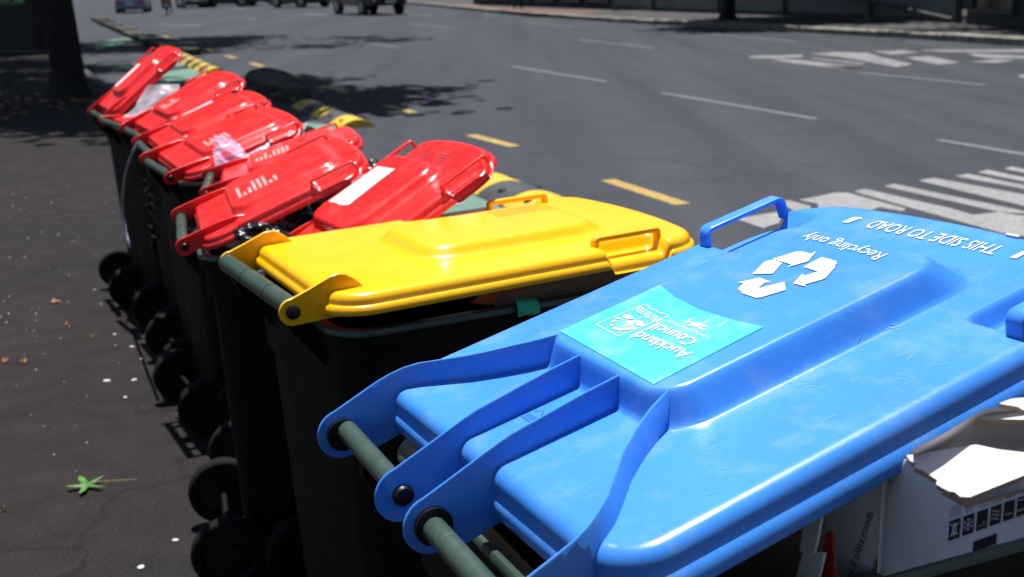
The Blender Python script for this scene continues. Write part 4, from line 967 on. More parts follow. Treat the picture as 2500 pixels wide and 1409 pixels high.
def cpanel(name, pts, nrm, th, mat, parent=carton, local=False):
    V = [Vector(p) for p in pts]; n = Vector(nrm); V += [p - n * th for p in V]; k = len(pts)
    F = [tuple(range(k)), tuple(range(2 * k - 1, k - 1, -1))] + [(i, i + k, (i + 1) % k + k, (i + 1) % k) for i in range(k)]
    o = mesh(name, V, F, mat, parent, False, [mat, MAT['browncard']], [0, 0] + [1] * k)
    bm = bmesh.new(); bm.from_mesh(o.data); bmesh.ops.recalc_face_normals(bm, faces=bm.faces); bm.to_mesh(o.data); bm.free(); return o
rnd = random.Random(3)
# side facing the camera, its top edge torn down towards the flap
vv = [0.362, 0.370, 0.3845] + [0.3845 + 0.072 * k / 16 for k in range(1, 17)] + [0.47 + 0.27 * k / 16 for k in range(17)]
def topz(v):
    if v < 0.384: return 1.066 + (v - 0.362) / 0.022 * 0.024
    if v <= 0.457: t = (v - .3845) / .072; return 1.092 - 0.058 * t ** 1.15 + rnd.uniform(-.0014, .0014)
    return 1.034 + (v - .457) * 0.02
m = MB(); rings = []
for v in vv:
    zt = topz(v); r = []
    for k in range(8): z = 0.979 + (zt - 0.979) * k / 7; r.append(Wc(U0, v, z))
    for k in range(7, -1, -1): z = 0.979 + (zt - 0.979) * k / 7; r.append(Wc(U0 - 0.0035, v, z))
    rings.append(r)
m.rings(rings); sp = m.build('side_panel', MAT['whitecard'], carton, 40)
endp = [Lc(U0 - 0.002, 0.362, 0.80), Lc(U0 - 0.003, 0.362, 0.945), Lc(U0 - 0.009, 0.362, 0.963), Lc(U0 - 0.013, 0.362, 0.985), Lc(U0 - 0.006, 0.362, 1.0), Lc(U0 - 0.004, 0.362, 1.085), Lc(U0 - 0.09, 0.355, 1.085), Lc(U0 - 0.10, 0.350, 0.90), Lc(U0 - 0.105, 0.348, 0.80)]
cpanel('end_panel', endp, (0, -1, 0), 0.004, MAT['whitecard'])
cpanel('corner_strip', [Lc(U0 + 0.0005, 0.3615, 0.80), Lc(U0 + 0.0005, 0.3615, 1.085), Lc(U0 - 0.0035, 0.3595, 1.085), Lc(U0 - 0.0035, 0.3595, 0.80)], (0.3, -1, 0), 0.003, MAT['whitecard'])
# bright folded flap, level with the lid's edge and out in the sun
FLP = [(2214, 1112), (2222, 1124), (2236, 1133), (2232, 1140), (2258, 1152), (2275, 1163), (2289, 1172), (2286, 1182), (2300, 1190), (2318, 1199), (2330, 1200), (2345, 1212), (2368, 1213), (2400, 1200), (2500, 1160), (2620, 1112), (2620, 1120), (2560, 1104), (2500, 1105), (2440, 1098), (2383, 1086), (2300, 1098), (2225, 1111)]
def lv(u, v, z, n=Vector((0, 0, 1)), tilt=0.0): return cinv @ gp(u, v, z)
ZF = 1.166
cpanel('top_flap', [cinv @ gp(u, v, ZF + 0.00004 * (v - 1200) * -1) for u, v in FLP], (0, 0, 1), 0.004, MAT['whitecard'])
cpanel('under_flap', [cinv @ gp(u, v, ZF - 0.012) for u, v in ((2300, 1200), (2362, 1232), (2372, 1226), (2440, 1208), (2620, 1160), (2620, 1120), (2400, 1150))], (0, 0, 1), 0.003, MAT['whitecard'])
# curved inner wall behind the flap, in shade, and pale torn layers above it
V, F = [], []; nn_ = 24
tp = [(2226, 1100), (2300, 1062), (2400, 1000), (2520, 985), (2640, 975)]; bt = [(2230, 1122), (2300, 1110), (2383, 1105), (2500, 1120), (2640, 1130)]
for i in range(nn_):
    t = i / (nn_ - 1) * 4; k = min(int(t), 3); f = t - k
    a_ = Vector(tp[k]).lerp(Vector(tp[k + 1]), f); b_ = Vector(bt[k]).lerp(Vector(bt[k + 1]), f)
    for j in range(10):
        s_ = j / 9; q = b_.lerp(a_, s_); zz = ZF - 0.010 + 0.035 * s_ - 0.02 * math.sin(s_ * 3.14) * (t / 4)
        V.append(cinv @ gp(q.x, q.y, zz))
F = [(i * 10 + j, i * 10 + j + 1, (i + 1) * 10 + j + 1, (i + 1) * 10 + j) for i in range(nn_ - 1) for j in range(9)]
o = mesh('inner_panel', V, F, MAT['greycard'], carton, True)
cpanel('folded_flap', [cinv @ gp(u, v, 1.182) for u, v in ((2372, 1024), (2400, 1012), (2450, 1006), (2520, 1008), (2640, 1000), (2640, 1026), (2500, 1024), (2420, 1023))], (0, 0, 1), 0.004, MAT['whitecard'])
cpanel('folded_flap', [cinv @ gp(u, v, 1.20) for u, v in ((2440, 985), (2470, 974), (2560, 966), (2640, 960), (2640, 1000), (2496, 1000), (2486, 993))], (0, 0, 1), 0.004, MAT['whitecard'])
MAT['ink'] = simple('black_ink', (0.012, 0.012, 0.014), 0.6)
MAT['inklight'] = simple('pale_print', (0.55, 0.55, 0.56), 0.6)
def face_quads(name, polys, mat, x=0.0006, parent=carton):
    V, F = [], []
    for p in polys:
        n = len(V); V += [Wc(U0, a, b, None, x * 1.5) for a, b in p]; F.append(tuple(range(n, n + len(p))))
    return mesh(name, V, F, mat, parent)
# row of six care symbols (printed upside down), small print above
IC = []; LT = []
s0 = Vector((0.4415, 0.9975)); s1 = Vector((0.5370, 1.0110)); hgt = 0.0165
pitch = (s1 - s0) / 5.35; wdt = 0.0120
PXW = 0.0120
for k in range(6):
    x0 = 0.4412 + k * 0.0172; y0 = 0.9972 + k * 0.00125
    IC.append([(x0, y0), (x0 + .0138, y0 + .0010), (x0 + .0138, y0 + .0215), (x0, y0 + .0205)])
    c = Vector((x0 + .0069, y0 + .0108))
    if k == 0:
        LT += [[tuple(c + Vector(p)) for p in q] for q in ([(-.005, -.006), (-.004, -.007), (.005, .006), (.004, .007)], [(.004, -.007), (.005, -.006), (-.004, .007), (-.005, .006)])]
        LT.append([tuple(c + Vector(p)) for p in ((0, -.0085), (.003, -.003), (.0025, .004), (0, .0075), (-.0025, .004), (-.003, -.003))])
    if k == 1:
        for a in range(3):
            t = Vector((math.cos(a * math.pi / 3 + .5), math.sin(a * math.pi / 3 + .5))); LT += stroke([tuple(c - t * .0062), tuple(c + t * .0062)], 0.0009)
            for s in (-1, 1):
                e = c + t * .0042 * s; n = Vector((-t.y, t.x)); LT += stroke([tuple(e), tuple(e + t * .002 * s + n * .002)], 0.0007) + stroke([tuple(e), tuple(e + t * .002 * s - n * .002)], 0.0007)
    if k == 2:
        LT += stroke([(c.x - .0045, c.y - .006), (c.x + .0045, c.y - .0057)], .0006); LT += stroke([(c.x + .002, c.y - .0035), (c.x + .0042, c.y - .0033)], .0012)
    if k == 3:
        for dy in (-.004, 0, .004): LT += stroke([(c.x - .005 + .01 * i / 8, c.y + dy + .0012 * math.sin(i / 8 * 6.28)) for i in range(9)], .0010)
    if k == 4: 
        for i in range(3): LT += stroke([(c.x - .0048 + i * .0034, c.y - .004), (c.x - .0024 + i * .0034, c.y - .0038)], .0010)
    if k == 5: LT += stroke([(c.x - .005, c.y - .0045), (c.x + .005, c.y - .004)], .0012) + stroke([(c.x - .005, c.y + .0065), (c.x + .005, c.y + .007)], .0012)
ic = face_quads('care_symbols', IC, MAT['ink']); face_quads('care_symbol_lines', LT, MAT['inklight'], 0.0010)
face_quads('black_tab', [[(0.4735, 0.9780), (0.5035, 0.9800), (0.5035, 0.9915), (0.4735, 0.9893)]], MAT['ink'])
def on_side(x0, y0, x1, y1, hgt, flip):
    def fn(x, y):
        if flip: x = 1 - x; y = -y
        return tuple(Wc(U0, x0 + (x1 - x0) * x, y0 + (y1 - y0) * x + y * hgt, None, 0.0015))
    return fn
SM = [(0, ['NICHT IN DEN OFEN', 'DO NOT USE IN OVEN', 'NIET IN DE OVEN', 'NE PAS METTRE AU FOUR']), (1, ['FREEZER', 'CONGELATEUR']), (2, ['MICROWAVE', 'MICRO-ONDES']), (3, ['DISHWASHER', 'LAVE-VAISSELLE']), (4, ['STACKABLE', 'EMPILABLE']), (5, ['FOOD', 'SAFE'])]
for k, ls in SM:
    for i, t in enumerate(ls):
        x0 = 0.4412 + k * 0.0172 + (0.0 if len(t) > 8 else 0.003); x1 = x0 + (.0140 if len(t) > 8 else .0075); y = 1.0215 + k * .00125 + i * .0031
        text_on('small_print', t, on_side(x0, y + .0015, x1, y + .0022, .0016, True), MAT['ink'], carton, 0.02)
def on_end(x, y):
    # runs up the end panel
    return (-0.052 + 0.0 * x + (0.030) * x - 0.014 * y, 0, 0)
def fn(x, y):
    p0 = Vector((-0.0340, 0.240)); p1 = Vector((-0.0120, 0.318)); d = (p1 - p0); n = Vector((-d.y, d.x)).normalized()
    q = p0 + d * x + n * (y * 0.0078)
    return (q.x, 0.0004 + q.x * 0.135, q.y)
text_on('carton_lettering', 'de 6 plats ronds', fn, MAT['ink'], carton)
# loose papers and a red orange scrap deeper in the bin, brown box behind
pe = Bp(0, 0.30, 0)
board('paper_sheet', [on_plane(u, v, pe, bB) for u, v in ((1978, 1195), (2012, 1225), (1992, 1330), (1985, 1352), (1952, 1346), (1968, 1240))], 0.003, -bB, MAT['whitecard'], 'folded white paper hanging at the left of the torn carton', 'paper')
board('paper_sheet', [on_plane(u, v, Bp(0, 0.303, 0), bB) for u, v in ((1962, 1346), (2012, 1350), (1985, 1470), (1925, 1470))], 0.003, -bB, MAT['whitecard'], 'lower white paper strip below the folded paper in the blue bin', 'paper')
MAT['deepred'] = simple('deep_red_card', (0.30, 0.02, 0.004), 0.7)
board('orange_scrap', [on_plane(u, v, Bp(0, 0.315, 0), bB) for u, v in ((2018, 1300), (2030, 1296), (2046, 1500), (1975, 1500))], 0.003, -bB, MAT['deepred'], 'dark orange scrap wedged between the white papers and the carton', 'paper')
board('brown_box', [on_plane(u, v, Bp(0, 0.34, 0), bB) for u, v in ((1650, 1330), (1990, 1180), (1990, 1500), (1600, 1500))], 0.01, -bB, MAT['browncard'], 'brown cardboard deep in shade under the blue lid', 'cardboard')

# ---------------------------------------------------------------- leaves and scraps on the footpath
MAT['freshleaf'] = simple('fresh_leaf', (0.065, 0.19, 0.028), 0.45, var=0.25, scale=20)
MAT['dryleaf'] = simple('dry_leaf', (0.42, 0.20, 0.06), 0.7, var=0.3, scale=30)
MAT['scrap'] = simple('paper_scrap', (0.55, 0.54, 0.50), 0.7, var=0.15, scale=30)
def leaf(px, size, rot, mat, label, lobes=5, stalk=None, seed=0, group=None):
    p = gp(*px, 0.0); rnd = random.Random(seed); V = [(0, 0, 0.012)]; n = lobes * 6
    root = empty('fallen_leaf', (p.x, p.y, 0.004), rot); tag(root, label, 'leaf', group)
    for k in range(n):
        a = 2 * math.pi * k / n; lb = (k % 6) / 6; d = abs(math.cos(math.pi * lb))
        r = size * (0.30 + 0.70 * max(0, d) ** 3.0) * (0.55 if lobes == 5 and abs(a - math.pi) < 0.5 else 1) * rnd.uniform(.92, 1.05)
        V.append((r * math.cos(a), r * math.sin(a), 0.004 + 0.014 * abs(math.sin(a * 2 + seed)) * (r / size)))
    F = [(0, k + 1, (k + 1) % n + 1) for k in range(n)]
    mesh('blade', V, F, mat, root, False)
    if stalk:
        m = MB(); m.tube([(-size * .1, 0, .008), (-size * .5, size * .06, .014), (-size * stalk, size * .25, .006)], [0.0016, .0013, .0010], 6); m.build('stalk', simple('leaf_stalk', (.30, .22, .06), .6), root)
    return root
leaf((213, 1192), 0.068, R(200), MAT['freshleaf'], 'fresh green star shaped leaf with long stalk on the footpath', 5, 2.2, 1)
for i, (u, v, s, lab) in enumerate([(135, 741, .028, 'curled brown leaf on the sunlit footpath left of the wheels'), (60, 888, .016, 'small orange brown leaf near the left edge of the footpath'), (13, 887, .016, 'pale tan leaf at the far left edge of the footpath'), (163, 797, .011, 'tiny dry leaf below the curled brown leaf'), (226, 828, .010, 'tiny orange leaf between the curled leaf and the wheels'),
                                    (432, 1021, .011, 'small orange leaf by the shadow of a bin handle'), (12, 1249, .010, 'pale dry leaf crumb left of the green leaf')]):
    leaf((u, v), s, i * 1.3, MAT['dryleaf'], lab, 3, None, i, 'small dry leaves on the footpath')
def scrap(px, w, d, rot, label, seed):
    p = gp(*px, 0.0); rnd = random.Random(seed); m = MB(); pts = []
    for k in range(9):
        a = 2 * math.pi * k / 9; pts.append((w * math.copysign(abs(math.cos(a)) ** .6, math.cos(a)) * rnd.uniform(.8, 1.1), d * math.copysign(abs(math.sin(a)) ** .6, math.sin(a)) * rnd.uniform(.8, 1.1)))
    m.rings([[(x, y, 0.0) for x, y in pts], [(x, y, 0.003) for x, y in pts], [(x * .8, y * .8, 0.0045) for x, y in pts]])
    o = m.build('paper_scrap', MAT['scrap'], None); o.location = (p.x, p.y, 0.0005); o.rotation_euler = (0, 0, rot); tag(o, label, 'litter', 'pale scraps on the footpath')
for i, (u, v, w_, d_, lab) in enumerate([(261, 931, .014, .010, 'left of two oblong pale scraps beside the wheel shadows'), (328, 929, .014, .007, 'right of two oblong pale scraps beside the wheel shadows'), (344, 1387, .010, .009, 'white scrap at the bottom of the footpath'), (428, 1321, .010, .007, 'small scrap lower middle of the footpath near the last wheel'),
        (306, 972, .006, .008, 'white crumb just under the two oblong scraps'), (345, 878, .010, .006, 'pale flat scrap above the two oblong scraps'), (322, 848, .012, .006, 'faint scrap beside the third handle shadow'), (280, 818, .010, .006, 'pale scrap beside the second handle shadow')]):
    scrap((u, v), w_, d_, i, lab, i)
rnd = random.Random(77); V, F = [], []
for k in range(420):
    x = rnd.uniform(-4.6, -0.75); y = rnd.uniform(2.6, 9.5)
    if x > -0.9 - (y - 2.6) * 0.33: x -= 1.2
    r = rnd.uniform(0.0008, 0.0035) * (1.6 if rnd.random() < .15 else 1); n = len(V); V += [(x + r * math.cos(a + k) * rnd.uniform(.7, 1.4), y + r * math.sin(a + k), 0.002) for a in (0, 1.3, 2.5, 3.7, 5)] + [(x, y, 0.002 + r * .7)]
    F += [(n + i, n + (i + 1) % 5, n + 5) for i in range(5)]
o = mesh('footpath_grit', V, F, MAT['scrap']); tag(o, kind='stuff')
rnd = random.Random(5); V, F = [], []
for k in range(260):      # fallen leaves gathered round the tree foot
    x = -6.5 + rnd.gauss(0, 1.9); y = 16.4 + rnd.gauss(0, 1.3); s = rnd.uniform(.03, .07); n = len(V)
    V += [(x + s * math.cos(a + k), y + s * math.sin(a + k), 0.006 + 0.02 * rnd.random()) for a in (0, 1.4, 2.6, 4.2)]; F.append((n, n + 1, n + 2, n + 3))
o = mesh('leaf_litter', V, F, MAT['dryleaf']); tag(o, kind='stuff')

# ---------------------------------------------------------------- cabinet, banner, people, vehicles
MAT['black'] = simple('black_paint', (0.015, 0.015, 0.017), 0.5)
p = gp(62, 126, 0)
cb = empty('street_cabinet', (p.x, p.y, 0), R(-18)); tag(cb, 'large black street cabinet with green and pink posters, left edge', 'cabinet')
m = MB(); m.box((-.62, -.35, 0.06), (.62, .35, 1.40)); m.build('cabinet_body', MAT['black'], cb)
m = MB(); m.box((-.58, -.31, 0), (.58, .31, 0.058)); m.build('base', MAT['concrete'], cb)
m = MB(); m.box((-.66, -.39, 1.402), (.66, .39, 1.45)); m.build('top', MAT['black'], cb)
m = MB(); m.box((-.30, -.362, 1.14), (.45, -.352, 1.20)); m.build('green_band', simple('poster_green', (.02, .35, .10), .5), cb)
m = MB(); m.box((-.34, -.362, 1.205), (.04, -.352, 1.38)); m.build('poster', simple('poster_pink', (.45, .22, .33), .5, var=.5, scale=9), cb)
m = MB(); m.box((.16, -.362, 1.205), (.42, -.352, 1.38)); m.build('poster', simple('poster_mint', (.35, .60, .45), .5, var=.5, scale=9), cb)
p = gp(128, 112, 0)
bn = empty('banner_flag', (p.x, p.y, 0), R(-10)); tag(bn, 'narrow banner on a pole in red, yellow and blue beside the near tree trunk', 'banner')
m = MB(); m.tube([(.10, 0, 0), (.10, 0, 3.0)], .018, 10); m.build('pole', MAT['post'], bn)
m = MB(); m.tube([(.10, 0, 0), (.10, 0, .05)], .16, 18); m.build('foot', MAT['black'], bn)
m = MB(); m.box((-.02, -.006, .08), (.075, .006, 1.0)); fl_ = m.build('lower_banner', simple('banner_blue', (.02, .13, .50), .6), bn)
m = MB()
for z in (.12, .50, .66, .82, .92): m.box((.0, -.009, z), (.06, -.007, z + .09))
m.build('banner_lettering', MAT['white'], fl_)
m = MB(); m.box((-.10, -.006, 1.12), (.02, .006, 2.6)); m.build('red_banner', simple('banner_red', (.45, .02, .05), .6), bn)
m = MB(); m.box((.022, -.006, 1.12), (.10, .006, 2.6)); m.build('yellow_banner', simple('banner_yellow', (.65, .42, .03), .6), bn)

def person(base, rz, joints, rad, edges, mat, label, parts, sc=1.0):
    """one continuous skinned body grown from a skeleton"""
    me = bpy.data.meshes.new('person'); me.from_pydata(joints, edges, []); o = bpy.data.objects.new('person', me); col.objects.link(o)
    o.modifiers.new('skin', 'SKIN'); sk = me.skin_vertices[0].data
    for i, r in enumerate(rad): sk[i].radius = (r, r)
    sk[0].use_root = True
    s = o.modifiers.new('sub', 'SUBSURF'); s.levels = 2; s.render_levels = 2
    dg = bpy.context.evaluated_depsgraph_get(); m2 = bpy.data.meshes.new_from_object(o.evaluated_get(dg)); o.modifiers.clear(); o.data = m2; bpy.data.meshes.remove(me)
    for m_ in (mat if isinstance(mat, list) else [mat]): m2.materials.append(m_)
    if isinstance(mat, list):
        for f in m2.polygons:
            z = f.center.z; f.material_index = next((i for i, zz in enumerate(parts) if z < zz), len(parts))
    m2.polygons.foreach_set('use_smooth', [True] * len(m2.polygons))
    o.location = base; o.rotation_euler = (0, 0, rz); tag(o, label, 'person'); return o
SK = [(0, 0, .95), (0, 0, 1.15), (0, 0.01, 1.38), (0, 0.01, 1.50), (0, -.01, 1.60), (0, -.015, 1.70),
      (.10, 0, .90), (.11, -.06, .50), (.11, -.02, .09), (.11, -.14, .04), (-.10, 0, .90), (-.12, .08, .50), (-.11, .22, .12), (-.11, .12, .04),
      (.19, .01, 1.40), (.23, .05, 1.14), (.22, -.05, .90), (.22, -.08, .80), (-.19, .01, 1.40), (-.23, -.03, 1.14), (-.22, -.14, .92), (-.22, -.18, .83)]
SR = [.13, .125, .14, .055, .085, .075, .09, .062, .045, .035, .09, .062, .045, .035, .055, .042, .033, .028, .055, .042, .033, .028]
SE = [(0, 1), (1, 2), (2, 3), (3, 4), (4, 5), (0, 6), (6, 7), (7, 8), (8, 9), (0, 10), (10, 11), (11, 12), (12, 13), (2, 14), (14, 15), (15, 16), (16, 17), (2, 18), (18, 19), (19, 20), (20, 21)]
sk_ = simple('skin', (.42, .25, .18), .6); nv = simple('navy_cloth', (.015, .02, .05), .9); bl = simple('blue_jeans', (.06, .14, .35), .9); dk = simple('dark_cloth', (.02, .02, .022), .9); wh_ = simple('pale_shirt', (.5, .5, .5), .9); shoe = simple('shoe', (.02, .02, .02), .6)
p = gp(1268, 24, 0.04); person((p.x, p.y, 0.04), 1.2, SK, SR, SE, [shoe, nv, dk, sk_], 'person in dark navy trousers walking on the far footpath', (.09, .95, 1.50))
p = gp(1432, 17, 0.04); person((p.x, p.y, 0.04), 4.2, SK, SR, SE, [shoe, bl, wh_, sk_], 'person in blue jeans striding by the dark shopfront', (.09, .95, 1.50))
p = gp(1503, 26, 0.04)
sp_ = empty('sign_pole', (p.x, p.y, 0.04)); tag(sp_, 'slim grey sign pole with round base on the far footpath', 'sign pole')
m = MB(); m.tube([(0, 0, 0), (0, 0, 3)], .038, 12); m.build('pole', MAT['kerb'], sp_)
m = MB(); m.tube([(0, 0, 0), (0, 0, .04)], .14, 16); m.build('base', MAT['post'], sp_)
m = MB(); m.box((-.22, -.05, 2.3), (.22, -.042, 2.9)); m.build('sign_plate', MAT['kerb'], sp_)

def carpaint(name, c, metal=0.5): 
    m, nt, p = new_mat(name); p.inputs['Base Color'].default_value = (*c, 1); p.inputs['Metallic'].default_value = metal; p.inputs['Roughness'].default_value = 0.28; p.inputs['Coat Weight'].default_value = 0.6; p.inputs['Coat Roughness'].default_value = 0.06; return m
MAT['tail'] = simple('tail_light_red', (.55, .02, .02), .2); MAT['headl'] = simple('head_lamp', (.6, .62, .65), .12); MAT['rimm'] = simple('alloy_rim', (.35, .36, .38), .35, metal=.8); MAT['plate'] = simple('number_plate', (.6, .6, .6), .5); MAT['trim'] = simple('black_trim', (.02, .02, .022), .55)
def car(px, heading, L, W, H, clr, paint_, label, group=None, kind='sedan', gz=0.0):
    """heading: direction the bonnet points, radians from +X; local +x is forward"""
    p = gp(px[0], px[1], ZR); root = empty('parked_car' if group is None else 'queued_car', (p.x, p.y, ZR), heading); tag(root, label, 'car', group)
    hb = clr                       # ground clearance
    tall = kind in ('suv', 'van', 'ute')
    bel = H * (0.60 if not tall else 0.58)
    xs = [-L / 2, -L / 2 + .06, -L / 2 + .35, -L * .25, 0, L * .22, L / 2 - .5, L / 2 - .12, L / 2]
    topz = {'sedan': [bel * .86, bel * .98, bel * 1.02, bel, bel, bel * .98, bel * .84, bel * .70, bel * .55],
            'suv': [bel * .92, bel, bel, bel, bel, bel, bel * .92, bel * .82, bel * .6],
            'van': [bel, bel, bel, bel, bel, bel, bel * .95, bel * .85, bel * .6],
            'ute': [bel * .9, bel * .95, bel * .95, bel * .95, bel, bel, bel * .95, bel * .88, bel * .65]}[kind]
    wid = [.80, .90, .97, 1, 1, 1, .98, .90, .74]
    m = MB(); rings = []
    for x, tz, w_ in zip(xs, topz, wid):
        hw = W / 2 * w_; b_ = hb + (0.10 if abs(x) > L / 2 - .1 else 0.0); r = []
        for k in range(5): a = R(90 * k / 4); r.append((x, hw - .10 + .10 * math.cos(a) * 1.0, tz - .10 + .10 * math.sin(a)))
        for k in range(5): a = R(90 + 90 * k / 4); r.append((x, -hw + .10 + .10 * math.cos(a), tz - .10 + .10 * math.sin(a)))
        r += [(x, -hw - .0, (tz + b_) * .5), (x, -hw + .04, b_ + .04), (x, -hw + .12, b_), (x, hw - .12, b_), (x, hw - .04, b_ + .04), (x, hw + .0, (tz + b_) * .5)]
        rings.append(r)
    m.rings(rings); body = m.build('body', paint_, root, 50)
    if kind == 'sedan': cx = [(-L * .36, .02), (-L * .24, .9), (-L * .1, 1), (L * .06, .98), (L * .24, .03)]
    elif kind == 'ute': cx = [(-L * .10, .03), (-L * .07, .95), (L * .02, 1), (L * .14, .96), (L * .27, .03)]
    else: cx = [(-L / 2 + .08, .03), (-L / 2 + .28, .94), (-L * .2, 1), (L * .12, .97), (L * .30, .03)]
    m = MB(); rings = []
    for x, f in cx:
        z1 = bel - .06 + (H - bel + .06) * f; hw = W / 2 * (.93 - .17 * f); hb_ = W / 2 * .93; z0 = bel - .12; r = []
        for k in range(5): a = R(90 * k / 4); r.append((x, hw - .09 + .09 * math.cos(a), max(z1 - .07 + .07 * math.sin(a), z0 + .01)))
        for k in range(5): a = R(90 + 90 * k / 4); r.append((x, -hw + .09 + .09 * math.cos(a), max(z1 - .07 + .07 * math.sin(a), z0 + .01)))
        r += [(x, -hb_, z0), (x, hb_, z0)]; rings.append(r)
    m.rings(rings); m.build('window_glass', MAT['glass'], root, 50)
    m = MB(); xr0, xr1 = cx[1][0] + .05, cx[3][0] - .02; hw = W / 2 * .76
    m.rings([rrect(xr0, xr1, -hw + .03, hw - .03, .12, H - .018), rrect(xr0 - .03, xr1 + .03, -hw, hw, .14, H - .004), rrect(xr0 + .06, xr1 - .06, -hw + .1, hw - .1, .12, H + .022)]); m.build('roof', paint_, root, 50)
    wr_ = .33 if not tall else .38; wb = L * .295
    for sx in (-1, 1):
        for sy in (-1, 1):
            x = sx * wb; y = sy * (W / 2 - .11); m = MB()
            m.tube([(x, sy * (W / 2 - .04) - sy * .02, wr_ + .02), (x, sy * (W / 2 + .004), wr_ + .02)], wr_ + .055, 30); m.build('wheel_arch', MAT['trim'], root)
            m = MB(); m.tube([(x, y - .115 * sy, wr_), (x, y - .10 * sy, wr_), (x, y + .10 * sy, wr_), (x, y + .125 * sy, wr_)], [wr_ * .92, wr_, wr_, wr_ * .92], 30); wl = m.build('wheel', MAT['rubber'], root, 40)
            m = MB(); m.tube([(x, y + .10 * sy, wr_), (x, y + .130 * sy, wr_)], [wr_ * .62, wr_ * .60], 20)
            for k in range(5):
                a = 2 * math.pi * k / 5; m.tube([(x, y + .134 * sy, wr_), (x + wr_ * .58 * math.cos(a), y + .134 * sy, wr_ + wr_ * .58 * math.sin(a))], .02, 6)
            m.build('rim', MAT['rimm'], wl)
    for sy in (-1, 1):
        m = MB(); y = sy * W * .36; z = bel * .76
        m.rings([rrect(-.15, .15, -.07, .07, .04, 0), rrect(-.15, .15, -.07, .07, .04, .05), rrect(-.12, .12, -.05, .05, .03, .062)]); o = m.build('tail_light', MAT['tail'], root, 40); o.location = (-L / 2 + .012, y, z); o.rotation_euler = (R(90), 0, R(-90))
        m = MB(); m.rings([rrect(-.17, .17, -.06, .06, .04, 0), rrect(-.17, .17, -.06, .06, .04, .07), rrect(-.13, .13, -.04, .04, .03, .085)]); o = m.build('headlight', MAT['headl'], root, 40); o.location = (L / 2 - .10, sy * W * .33, bel * .62); o.rotation_euler = (R(90), 0, R(90))
        m = MB(); m.rings([rrect(-.09, .09, -.06, .06, .03, 0), rrect(-.10, .10, -.07, .07, .04, .05), rrect(-.08, .08, -.05, .05, .03, .11)]); o = m.build('wing_mirror', paint_, root, 40); o.location = (L * .19, sy * (W / 2 + .10), bel * 1.04); o.rotation_euler = (R(90), 0, R(-90))
    m = MB(); m.box((-L / 2 - .035, -W * .42, hb + .10), (-L / 2 + .10, W * .42, hb + .26)); m.build('rear_bumper', MAT['trim'] if tall else paint_, root)
    m = MB(); m.box((L / 2 - .06, -W * .38, hb + .08), (L / 2 + .04, W * .38, hb + .26)); m.build('front_bumper', MAT['trim'], root)
    for x_ in (-L / 2 - .045, L / 2 + .042):
        m = MB(); m.box((x_ - .004, -.24, hb + .30 if x_ < 0 else hb + .12), (x_ + .004, .24, hb + .42 if x_ < 0 else hb + .24)); m.build('number_plate', MAT['plate'], root)
    return root
view = lambda px, extra: math.atan2(gp(px[0], px[1], ZR).y, gp(px[0], px[1], ZR).x) + extra
silverblue = carpaint('silver_blue_paint', (.16, .20, .30)); silver = carpaint('silver_paint', (.35, .37, .40)); navy = carpaint('navy_paint', (.01, .013, .035), .3); blackp = carpaint('black_paint_gloss', (.008, .008, .010), .2)
s = car((328, 30), view((328, 30), R(-6)), 4.4, 1.78, 1.45, .18, silverblue, 'silver blue sedan driving away, left end of the traffic')
m = MB()
r0 = .075; m.rings([[(-2.25, r0 * q_ * math.cos(2 * math.pi * k / 20), .86 + r0 * q_ * math.sin(2 * math.pi * k / 20)) for k in range(20)] for q_ in (1, .8)], 0, False, False); bd = m.build('badge', MAT['white'], s)
m = MB(); m.box((-2.235, -.78, .78), (-2.20, .78, .92)); m.build('chrome_strip', MAT['headl'], s)
car((470, 19), view((470, 19), R(8)), 4.2, 1.72, 1.5, .17, silver, 'silver hatchback behind the rider in the queue of traffic', 'vehicles queued up the road', 'suv')
car((555, 17), view((545, 17), R(70)), 4.7, 1.9, 1.9, .20, navy, 'navy van side on in the queue of traffic', 'vehicles queued up the road', 'van')
car((640, 12), view((640, 12), R(60)), 4.5, 1.8, 1.6, .2, navy, 'dark car partly hidden between the navy van and a black four wheel drive', 'vehicles queued up the road', 'suv')
car((735, 18), view((735, 18), R(35)), 4.5, 1.85, 1.8, .25, blackp, 'black four wheel drive left of the big pickup', 'vehicles queued up the road', 'suv')
car((900, 35), view((900, 35), R(202)), 5.3, 1.95, 1.9, .42, blackp, 'big black pickup truck with high clearance, nearest of the traffic', 'vehicles queued up the road', 'ute')
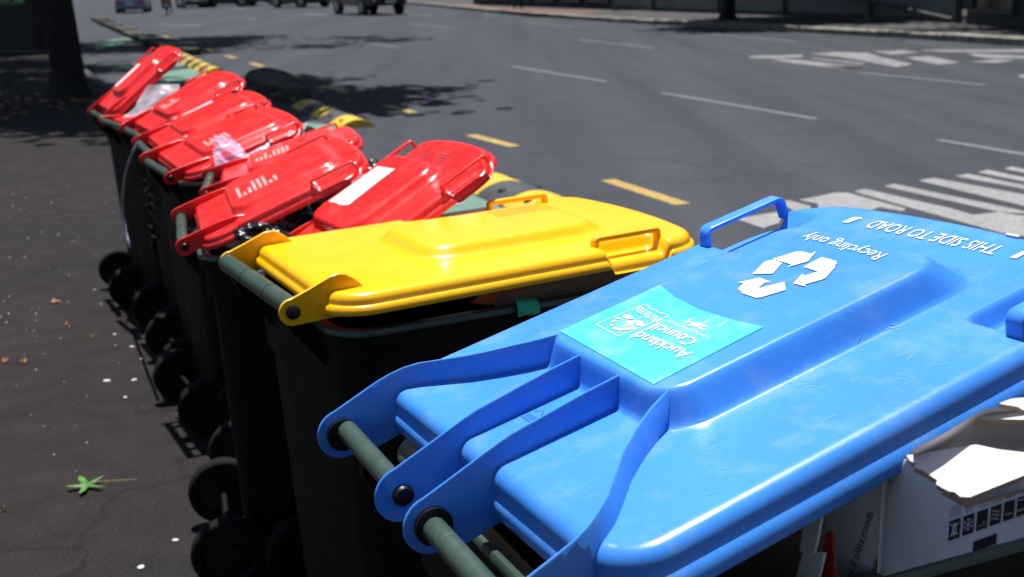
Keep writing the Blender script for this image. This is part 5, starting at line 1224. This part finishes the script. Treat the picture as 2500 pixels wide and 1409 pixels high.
# scooter and rider in a bright vest
p = gp(408, 37, ZR); hd = view((408, 37), 0)
sc_ = empty('motor_scooter', (p.x, p.y, ZR), hd); tag(sc_, 'dark motor scooter seen from behind beside the silver hatchback', 'scooter')
for x in (-.62, .62):
    m = MB(); m.rings([[(x + (.25 + .06 * math.cos(b)) * math.cos(a), .05 * math.sin(b), .31 + (.25 + .06 * math.cos(b)) * math.sin(a)) for b in [2 * math.pi * j / 10 for j in range(10)]] for a in [2 * math.pi * k / 24 for k in range(24)]], 0, False, False, True); wl = m.build('wheel', MAT['rubber'], sc_, 60)
    m = MB(); m.tube([(x, -.03, .31), (x, .03, .31)], .2, 18); m.build('rim', MAT['rimm'], wl)
m = MB(); m.rings([[(x, w_ * math.cos(a), z + h_ * math.sin(a)) for a in [2 * math.pi * k / 14 for k in range(14)]] for x, w_, z, h_ in ((-.95, .04, .72, .04), (-.8, .15, .62, .16), (-.4, .18, .58, .2), (0, .16, .40, .12), (.35, .17, .42, .14), (.52, .14, .75, .2), (.6, .05, .95, .06))]); m.build('body', MAT['black'], sc_, 60)
m = MB(); m.tube([(.5, -.32, 1.0), (.52, 0, 1.02), (.5, .32, 1.0)], .018, 8); m.tube([(.52, 0, 1.0), (.62, 0, .35)], .03, 8); m.build('handlebar', MAT['post'], sc_)
m = MB(); m.rings([rrect(-.09, .09, -.05, .05, .03, 0), rrect(-.07, .07, -.04, .04, .03, .05)]); o = m.build('tail_light', MAT['tail'], sc_, 40); o.location = (-.93, 0, .72); o.rotation_euler = (R(90), 0, R(-90))
m = MB(); m.box((-.99, -.11, .46), (-.985, .11, .60)); m.build('number_plate', MAT['plate'], sc_)
RJ = [(-.25, 0, .88), (-.22, 0, 1.08), (-.14, 0, 1.32), (-.10, 0, 1.44), (-.08, 0, 1.56), (-.06, 0, 1.66),
      (-.22, .12, .84), (.18, .20, .80), (.10, .20, .42), (.22, .20, .36), (-.22, -.12, .84), (.18, -.20, .80), (.02, -.24, .30), (.10, -.24, .0 + .05),
      (-.14, .19, 1.34), (.10, .27, 1.14), (.38, .28, 1.06), (.46, .27, 1.04), (-.14, -.19, 1.34), (.10, -.27, 1.14), (.38, -.28, 1.06), (.46, -.27, 1.04)]
rd = person((p.x, p.y, ZR), hd, RJ, [.14, .135, .15, .06, .11, .10] + SR[6:], SE, [shoe, dk, simple('hi_vis_vest', (.45, .75, .03), .7), MAT['black']], 'rider in a bright yellow green vest seated on the scooter', (.14, .86, 1.42))
